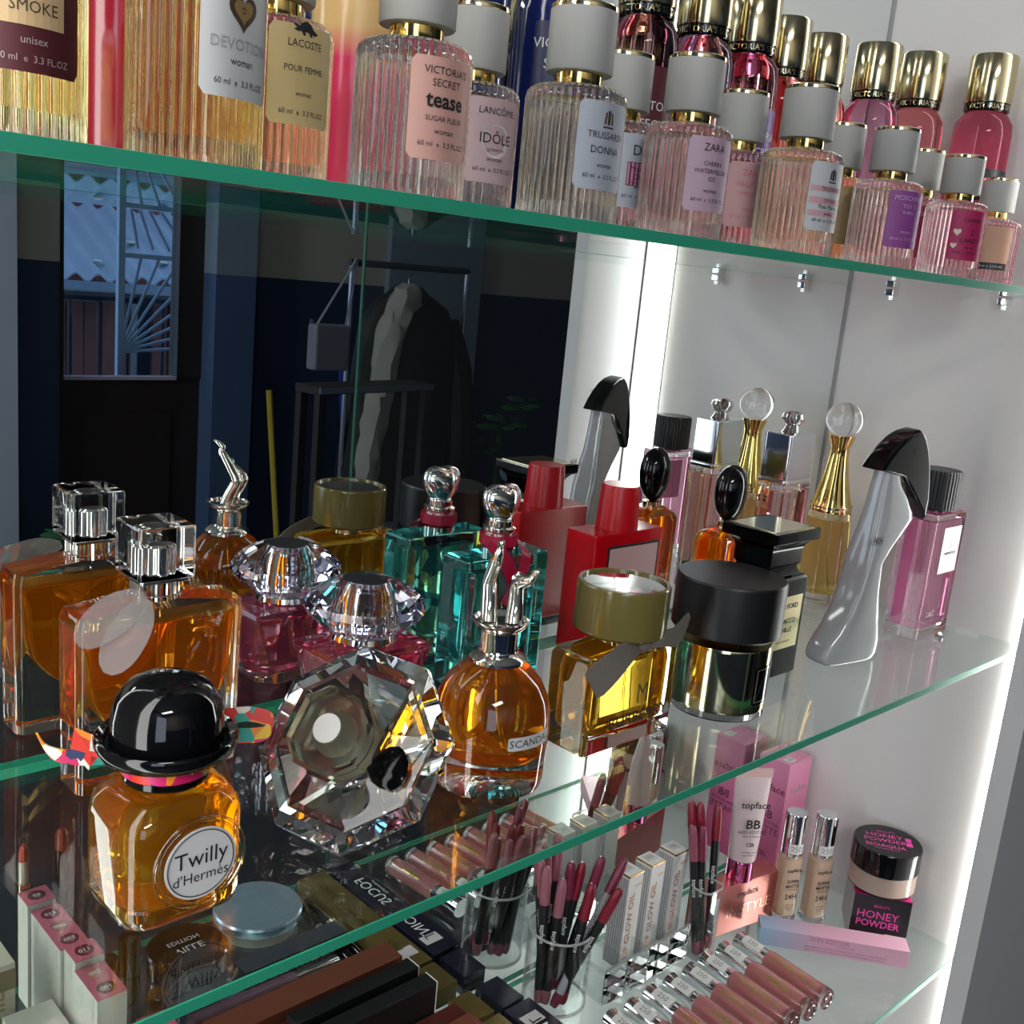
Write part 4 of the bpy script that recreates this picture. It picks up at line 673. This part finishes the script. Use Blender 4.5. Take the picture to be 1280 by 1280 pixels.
tb_ = thing('cream_tube', 'pale pink cream tube standing on its cap on the copper box', 'tube', -.163, -.072, z+.0554, -.62)
ob('cap', lathe([(0, 0), (.0138, 0), (.0142, .0015), (.0142, .0205), (.0135, .022), (0, .022)], 40), mat('magenta_chrome', (.75, .18, .42), .12, 1), tb_)
tpink = mat('pale_pink_tube', (.66, .52, .53), .35)
def er(rx, ry, zz, n=32): return [Vector((rx*math.cos(2*pi*i/n), ry*math.sin(2*pi*i/n), zz)) for i in range(n)]
ob('tube_body', loft([er(.0115, .0115, .022), er(.0145, .0142, .0232), er(.0158, .0135, .045), er(.0175, .0105, .075), er(.0192, .0055, .100), er(.0198, .0018, .114)]), tpink, tb_); ob('crimp', box(-.0198, .0198, -.0012, .0012, .1135, .1235), mat('crimp_pink', (.72, .48, .46), .4), tb_)
plane_text([('topface', .0105, 0, .090, .015), ('BB', .0140, 0, .068, .015), ('SKIN EDITOR', .0052, 0, .0595), ('MATTE FINISH', .0030, 0, .0545), ('12h', .0062, 0, .0450, .02), ('hydrating matte', .0026, 0, .0365), ('natural finish', .0026, 0, .0330)], M['ink'], tb_, (0, -.0150, 0), (1, 0, 0), (0, -.02, 1))
hol = fade('pink_holographic_card', (.72, .10, .30), (.80, .30, .48), 0, .14, .22)
t = thing('cream_carton', 'tall glossy pink carton behind the cream tube', 'box', -.0285, -.030, z)
ob('carton', box(-.0235, .0235, -.020, .020, 0, .143, .0005), hol, t); ob('price_sticker', box(-.018, -.004, -.016, -.006, .1430, .1433), M['white'], t); plane_text([('25', .008, 0, 0)], M['inkg'], t, (-.011, -.011, .1435), (1, 0, 0), (0, 1, 0), 'price')
plane_text([('topface', .0125, 0, .108, .01), ('BB', .0140, 0, .075, .015), ('SKIN EDITOR', .0056, 0, .0655), ('MATTE', .0115, 0, .0565), ('finish', .0035, 0, .049), ('12h', .0085, 0, .026, .02)], mat('deep_plum_ink', (.22, .03, .12), .4), t, (-.0237, 0, 0), (0, -1, 0), (0, 0, 1)); flat_text([('topface', .0110, .002, .108, .02), ('BB', .012, 0, .07, .02)], mat('silver_pink_ink', (.8, .6, .7), .2, .6), t, -.0203)
# foundation vials
skin = mat('beige_foundation', (.60, .42, .29), .35, coat=.8)
def vial(lab, x, y, rz):
    t = thing('foundation_bottle', lab, 'foundation', x, y, z, rz)
    ob('glass_base', rbox(.0235, .0235, .008, .005, .001), M['clear'], t); ob('bottle', rbox(.0225, .0225, .066, .006, .001, .008), skin, t)
    ob('neck_ring', lathe([(0, .074), (.0085, .074), (.0085, .078), (0, .078)], 24), M['chrome'], t); ob('cap', lathe([(0, .078), (.0112, .078), (.0115, .079), (.0115, .1230), (.0108, .1245), (0, .1245)], 40), M['chrome'], t)
    l = ob('price_sticker', patch(.0117, math.radians(-100), .75, .081, .092, .001), M['white'], t); round_text([('250', .0085, 0, .0865)], M['inkg'], l, .0120, math.radians(-100), 'price')
    flat_text([('topface', .0060, 0, .062, .01), ('SUPER', .0052, 0, .049, .02), ('MATTE', .0052, 0, .0435, .02), ('FOUNDATION', .0022, 0, .0395), ('24H', .0082, 0, .0310, .01), ('perfecting', .0024, 0, .0215), ('long wear', .0024, 0, .0185), ('30 ml', .0024, 0, .0155)], M['ink'], t, -.0116)
vial('beige foundation bottle with chrome cap and price sticker, nearer the copper box', -.1078, -.0975, -.45); vial('beige foundation bottle with chrome cap and price sticker, nearer the powder jar', -.0825, -.1190, -.45)
# powder jar and its box
rzh = -math.atan2(.818, .575)
t = thing('powder_box', 'black and magenta square box with a powder jar standing on it', 'box', -.0420, -.1700, z, rzh)
mg = mat('magenta_foil', (.62, .01, .22), .2, .6, noise=.1, scale=20); blk = mat('black_card', (.012, .010, .014), .3)
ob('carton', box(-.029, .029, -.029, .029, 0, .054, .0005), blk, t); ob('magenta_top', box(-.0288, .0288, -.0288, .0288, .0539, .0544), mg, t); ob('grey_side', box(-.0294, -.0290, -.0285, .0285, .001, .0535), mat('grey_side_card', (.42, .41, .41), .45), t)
flat_text([('HONEY', .0125, -.003, .0325, 0, 1.0), ('POWDER', .0104, -.002, .0225, .02, 1.0), ('BEAUTY', .0045, 0, .0430), ('translucent loose powder', .0026, 0, .0105)], M['inkpink'], t, -.0293)
l = ob('price_sticker', mv(plate(rpoly(.022, .013, .0005)), 0.018, -.0293, .0068), M['white'], t); flat_text([('150', .0095, .018, .0068)], M['inkg'], l, -.0299, 'price')
j = thing('powder_jar', 'loose powder jar with broad black lid standing on the magenta box', 'jar', -.0420, -.1700, z+.0545, rzh)
ob('jar_body', lathe([(0, 0), (.0330, 0), (.0345, .002), (.0345, .024), (0, .024)], 56), glass('jar_plastic', (.97, .96, .96), 1.3, .03), j); ob('powder', lathe([(0, .002), (.0322, .002), (.0328, .004), (.0328, .0225), (0, .0225)], 48), mat('ivory_powder', (.66, .52, .42), .8), j)
ob('lid', lathe([(0, .0235), (.0345, .0235), (.0355, .025), (.0355, .0480), (.0345, .0495), (0, .0495)], 64), M['black'], j)
plane_text([('BEAUTY', .0052, 0, .0185), ('HONEY', .0112, -.003, .0095), ('POWDER', .0104, -.003, -.001), ('BIOAQUA', .0092, -.004, -.0125), ('loose setting powder', .0030, -.003, -.019)], M['inkpink'], j, (0, 0, .0497), (1, 0, 0), (0, 1, 0))
ob('emblem', box(.0185, .0245, .0040, .0120, .0495, .0498), M['inkpink'], j); ob('emblem', box(.0185, .0245, -.0055, .0025, .0495, .0498), M['inkpink'], j)
# concealer carton
dv = Vector((.092, -.117, 0)).normalized(); t = thing('concealer_carton', 'long pink and blue shaded carton lying at the front of the lower shelf', 'box', -.1155, -.1625, z, math.atan2(dv.y, dv.x))
ob('carton', box(-.075, .075, -.012, .012, 0, .0195, .0005), fade('blue_to_pink_card', (.30, .48, .66), (.66, .36, .47), -.075, -.01, .35, 0), t)
flat_text([('SKIN EDITOR', .0068, -.005, .0155), ('CONCEALER', .0030, .012, .0112)], mat('rose_ink', (.42, .16, .28), .45), t, -.0122); flat_text([('lightweight formula that conceals dark circles and imperfections', .0032, .012, .0072), ('apply to the under eye area and blend with fingertips or brush', .0032, .012, .0038)], mat('dim_ink', (.2, .12, .2), .5), t, -.0122)
# lip gloss row
gl = mat('mauve_pink_gloss', (.44, .16, .16), .12, coat=.9); holo = mat('gold_holographic_ink', (.75, .62, .15), .2, .7)
names = ['nearest the concealer carton', 'second from the concealer carton', 'third from the concealer carton', 'fourth from the concealer carton', 'fifth from the concealer carton', 'sixth from the concealer carton', 'seventh from the concealer carton', 'last, nearest the pencil cup']
for i, nm in enumerate(names):
    x = -.1975-.0282*i
    t = thing('lip_gloss', 'mauve lip gloss with silver cap in the row, %s' % nm, 'lip gloss', 0, 0, 0, 0, 'lip glosses lying in a row')
    aim(t, (x-.0085, -.2115+.001*(i % 3), z+.0106), (x, -.105, z+.0106))
    ob('clear_end', lathe([(0, 0), (.0098, .0003), (.0104, .0016), (.0104, .009), (0, .009)], 32), M['clear'], t); ob('tube', lathe([(0, .0045), (.0095, .005), (.0103, .009), (.0103, .068), (.0092, .0715), (0, .0715)], 32), gl, t)
    c = ob('cap', lathe([(0, .0715), (.0092, .0715), (.0090, .076), (.0080, .085), (.0086, .098), (.0100, .1075), (.0098, .1085), (0, .1085)], 36), M['chrome'], t); ob('end_swirl', xf(ringm(.0060, .0006, 28), Matrix.Translation((0, 0, -.0004))), M['silver'], t)
    b = texts([('SUPERNOVA' if i % 3 != 1 else 'topface', .0088, 0, 0, .02)])
    for v in b.verts: a = v.co.y/.0104+math.radians(62); v.co = Vector((.01042*math.cos(a), .01042*math.sin(a), .038-v.co.x))
    ob('lettering', b, holo, t, sharp=0)
    ps = ob('price_sticker', patch(.0099, math.radians(70), .55, .078, .100, .0005), M['white'], t); b = texts([('250', .0075, 0, 0)])
    for v in b.verts: a = v.co.y/.0103+math.radians(70); v.co = Vector((.0103*math.cos(a), .0103*math.sin(a), .089-v.co.x))
    ob('price', b, M['inkg'], ps, sharp=0)
# flat cartons that the mirror shows
def carton(nm, lab, cat, x0, x1, y0, y1, h, m, txt=None, tm='inkw', z0=z, extra=None):
    t = thing(nm, lab, cat, (x0+x1)/2, (y0+y1)/2, z0); hx, hy = (x1-x0)/2, (y1-y0)/2
    ob('carton', box(-hx, hx, -hy, hy, 0, h, .0006), m, t)
    if txt: plane_text(txt, M[tm] if isinstance(tm, str) else tm, t, (0, 0, h+.0003), (0, 1, 0), (-1, 0, 0))
    return t
nv_ = mat('dark_navy_card', (.014, .013, .03), .25, coat=.4); gd = mat('dull_gold_card', (.22, .16, .05), .3, .5, noise=.1, scale=30)
t = carton('lipstick_box', 'dark navy lipstick carton lying with white lettering, beside the pencil cup', 'box', -.4755, -.4445, -.225, -.048, .021, nv_, [('FOCUS', .017, -.030, 0), ('POINT', .017, .042, 0), ('professional lip', .0045, -.032, -.0095)])
ob('price_sticker', box(-.012, .008, .060, .073, .021, .0213), M['paper'], t)
t = carton('lipstick_box', 'dull gold lipstick carton lying beside the dark navy one', 'box', -.512, -.4795, -.228, -.046, .020, gd, [('matte lipstick', .008, 0, .004), ('DIVA', .012, -.055, 0), ('GM', .012, .055, 0)], mat('dark_gold_ink', (.08, .05, .01), .4)); ob('price_sticker', box(-.012, .012, .062, .076, .020, .0203), M['paper'], t)
for nm, x in (('nearer the gold carton', -.521), ('farther from the gold carton', -.534)):
    t = thing('eye_pencil', 'slim black chrome-banded eye pencil lying on the shelf, %s' % nm, 'pencil', 0, 0, 0); aim(t, (x, -.075, z+.0052), (x+.012, -.21, z+.0052)); ob('barrel', lathe([(0, 0), (.005, 0), (.005, .085), (0, .085)], 16), M['black'], t); ob('band', lathe([(0, .085), (.0051, .085), (.0051, .09), (0, .09)], 16), M['chrome'], t); ob('cap', lathe([(0, .09), (.005, .09), (.005, .134), (.004, .137), (0, .137)], 16), M['black'], t)
t = thing('compact', 'round silver mirrored compact lid on a clear base, seen in the mirror', 'compact', -.5700, -.207, z); ob('base', lathe([(0, 0), (.040, 0), (.0415, .002), (.0415, .015), (0, .015)], 48), M['acrylic'], t); ob('pan', lathe([(0, .002), (.037, .002), (.037, .013), (0, .013)], 40), mat('pressed_powder', (.5, .46, .4), .7), t); ob('lid', lathe([(0, .015), (.0425, .015), (.0430, .017), (.0430, .0225), (.0415, .0245), (0, .0250)], 56), mat('silver_lid_outdoor_tint', (.50, .64, .80), .22, .6), t)  # lid is silver; its blue is the outdoor reflection put into the colour
t = thing('compact', 'round dark brown glossy compact with pale lettering, seen in the mirror', 'compact', -.6530, -.190, z); ob('base', lathe([(0, 0), (.034, 0), (.0355, .002), (.0355, .014), (0, .014)], 44), M['black'], t); ob('lid', lathe([(0, .014), (.0360, .014), (.0365, .016), (.0365, .021), (.035, .0225), (0, .0228)], 48), mat('brown_black_lid', (.02, .010, .006), .08, coat=.5), t); plane_text([('VILLE', .012, 0, .004), ('EDITION', .008, 0, -.009)], M['paper'], t, (0, 0, .0230), (1, 0, 0), (0, 1, 0))
t = thing('foundation_box', 'black carton lettered along its mirror side, lying across the shelf', 'box', -.575, -.137, z); ob('carton', box(-.055, .055, -.011, .011, 0, .0205, .0005), blk, t); plane_text([('SUPER MATCH', .0125, 0, 0, .01)], M['inkw'], t, (0, .0113, .0100), (1, 0, 0), (0, 0, -1)); ob('top_panel', box(-.0545, .0545, -.0105, .0105, .0204, .0208), mat('slate_card', (.05, .055, .08), .35), t)
t = thing('brow_gel', 'lilac tube lying across the shelf in front of the black lettered carton', 'tube', 0, 0, 0); aim(t, (-.690, -.109, z+.0085), (-.545, -.106, z+.0085)); ob('tube', lathe([(0, 0), (.008, 0), (.0082, .001), (.0082, .10), (0, .10)], 24), mat('lilac_foil', (.40, .25, .34), .25, .7, noise=.2, scale=60), t); ob('cap', lathe([(0, .10), (.0082, .10), (.0082, .144), (.0075, .145), (0, .145)], 24), M['silver'], t)
t = thing('mascara', 'black mascara tube with a chrome band lying across the shelf by the lilac tube', 'mascara', 0, 0, 0); aim(t, (-.695, -.088, z+.0082), (-.505, -.084, z+.0082)); ob('tube', lathe([(0, 0), (.0075, 0), (.008, .002), (.008, .12), (0, .12)], 24), M['black'], t); ob('band', lathe([(0, .12), (.0082, .12), (.0082, .124), (0, .124)], 24), M['chrome'], t); ob('cap', lathe([(0, .124), (.0078, .124), (.0078, .185), (.0068, .19), (0, .19)], 24), M['matblack'], t)
bz = mat('copper_bronze_card', (.36, .12, .075), .25, .55, noise=.1, scale=20)
t = thing('bronzer_box', 'copper bronze carton lying across the shelf near the mirror', 'box', -.608, -.060, z); ob('carton', box(-.092, .092, -.0135, .0135, 0, .0380, .0006), bz, t); plane_text([('bronze glow', .006, .045, 0)], M['ink'], t, (0, .0138, .026), (-1, 0, 0), (0, 0, 1))
t = thing('bronzer_box', 'darker red copper carton lying against the mirror side of the bronze one', 'box', -.600, -.034, z); ob('carton', box(-.088, .088, -.0115, .0115, 0, .0300, .0006), mat('dark_copper_card', (.20, .045, .035), .25, .5), t)
t = thing('eyeshadow_palette', 'black eyeshadow palette standing against the mirror', 'palette', -.594, -.0125, z); ob('case', box(-.062, .062, -.008, .008, 0, .058, .0012), M['matblack'], t); ob('window', box(-.058, .052, .0080, .0083, .010, .050), M['shelf'], t); ob('white_edge', box(.0615, .0624, -.008, .008, 0, .0582), M['white'], t)
for i in range(4): ob('shadow_pan', box(-.055+.027*i, -.031+.027*i, .0079, .0082, .014, .046), mat('pan_%d' % i, ((.05, .03, .05), (.09, .05, .06), (.03, .03, .04), (.12, .08, .08))[i], .5), t)
t = carton('lipstick_box', 'small black lipstick carton lying between the pencil cup and the gold one near the mirror', 'box', -.4735, -.4465, -.044, -.008, .020, nv_)
t = carton('lipstick_box', 'small gold lipstick carton end lying beside the small black one near the mirror', 'box', -.506, -.481, -.042, -.008, .020, gd)
# row of pink-topped cartons
pk = mat('rose_pink_card', (.55, .13, .20), .5); crm = mat('cream_card', (.60, .58, .53), .55); dk = [mat('shade_disc_%d' % i, c, .5) for i, c in enumerate(((.12, .03, .035), (.16, .01, .04), (.30, .09, .08), (.16, .03, .05), (.14, .012, .03), (.52, .16, .14)))]
place_ = ['farthest from the mirror', 'sixth from the mirror', 'fifth from the mirror', 'fourth from the mirror', 'third from the mirror', 'second from the mirror', 'nearest the mirror']
shade = ['09', '013', '007', '005', '011', '002', '001']
for i, s in enumerate(shade):
    y = -.226+.0235*i; hh = .100-.002*((i*3) % 4)
    t = thing('lip_gloss_box', 'cream carton with rose pink top and shade disc, %s in its row' % place_[i], 'box', -.7745+.0012*((i*2) % 3), y, z, 0, 'pink-topped cartons in a row')
    ob('carton', box(-.0115, .0115, -.0112, .0112, 0, hh-.0006, .0003), crm, t); ob('pink_top', box(-.0116, .0116, -.0113, .0113, hh-.0008, hh, .0002), pk, t)
    d_ = ob('shade_disc', mv(lathe([(0, 0), (.0072, 0), (.0072, .0002), (0, .0002)], 24), 0, 0, hh), dk[i % 6], t); plane_text([(s, .0062, 0, 0, .02), ('nude', .0022, 0, .0042)], M['paper'], d_, (0, 0, hh+.0004), (1, 0, 0), (0, 1, 0), 'shade_number')
    plane_text([('matte lip gloss', .0030, -.018, .004), ('5 ml', .0030, -.018, -.001)], M['inkg'], t, (-.0118, 0, hh-.03), (0, 0, -1), (0, 1, 0))
t = thing('lip_gloss_box', 'lone cream carton with rose pink top standing clear of the row', 'box', -.7440, -.062, z, .1); ob('carton', box(-.0125, .0125, -.0115, .0115, 0, .0645, .0003), crm, t); ob('pink_top', box(-.0126, .0126, -.0116, .0116, .0642, .0652, .0002), pk, t); plane_text([('006', .0062, 0, 0, .02)], mat('peach_ink', (.7, .3, .25), .5), t, (0, 0, .0655), (1, 0, 0), (0, 1, 0), 'shade_number')
t = thing('white_box', 'plain white carton standing left of the pink-topped row', 'box', -.8080, -.128, z); ob('carton', box(-.019, .019, -.026, .026, 0, .05, .0005), M['white'], t); ob('lid_flap', box(-.0191, .0191, -.0261, .0261, .040, .0502, .0005), crm, t)
t = thing('hair_dye_box', 'tall beige carton with brown and gold lettering at the left end', 'box', -.842, -.190, z); ob('carton', box(-.030, .030, -.022, .022, 0, .085, .0006), mat('beige_box_card', (.60, .54, .44), .5), t); ob('brown_band', box(-.0302, .0302, -.0222, .0222, .062, .080), mat('brown_gold_band', (.26, .18, .09), .4), t); plane_text([('BDONIE', .0190, -.004, 0, .02)], mat('ochre_ink', (.40, .28, .12), .5), t, (.014, .0226, .032), (0, 0, 1), (1, 0, 0))
# standing testers seen in the mirror
t = thing('lipstick', 'white and gold lipstick with a red bullet under a clear cap behind the pink-topped row', 'lipstick', -.7790, -.2440, z); ob('base', rbox(.0105, .0105, .105, .002, .0005), M['palegold'], t); ob('inner_tube', lathe([(0, .105), (.0042, .105), (.0042, .125), (0, .125)], 18), mat('white_gold', (.75, .7, .6), .25, .6), t); ob('bullet', lathe([(0, .125), (.0036, .125), (.0036, .133), (.0018, .1395), (0, .140)], 18), mat('red_bullet', (.50, .04, .03), .35), t); ob('clear_cap', rbox(.0100, .0100, .045, .002, .0005, .105), M['acrylic'], t)
t = thing('lipstick', 'slim black lipstick tester with a red tip behind the pink-topped row', 'lipstick', -.748, -.2400, z); ob('base', lathe([(0, 0), (.0058, 0), (.0058, .128), (0, .128)], 18), M['black'], t); ob('red_tip', lathe([(0, .128), (.0052, .128), (.0054, .143), (.003, .147), (0, .147)], 18), mat('dark_red_tip', (.22, .03, .02), .3), t)
br = mat('dark_amber_cap', (.035, .016, .008), .08, coat=.5)
for x, y, wh in ((-.7420, -.158, 'nearest the pink-topped row'), (-.727, -.094, 'nearest the mirror'), (-.7145, -.176, 'nearest the brown compact'), (-.700, -.130, 'standing in the middle')):
    t = thing('lip_tint', 'short dark brown glossy tube standing on end, %s' % wh, 'tube', x, y, z, 0, 'dark brown standing tubes'); ob('tube', lathe([(0, 0), (.0088, 0), (.0092, .001), (.0092, .030), (0, .030)], 24), sheet('smoked_tube', (.5, .45, .42)), t); ob('fill', lathe([(0, .002), (.0078, .002), (.0078, .029), (0, .029)], 20), mat('brown_fill', (.12, .03, .02), .3), t); ob('cap', lathe([(0, .030), (.0092, .030), (.0094, .032), (.0094, .063), (.0085, .0645), (0, .0648)], 28), br, t)
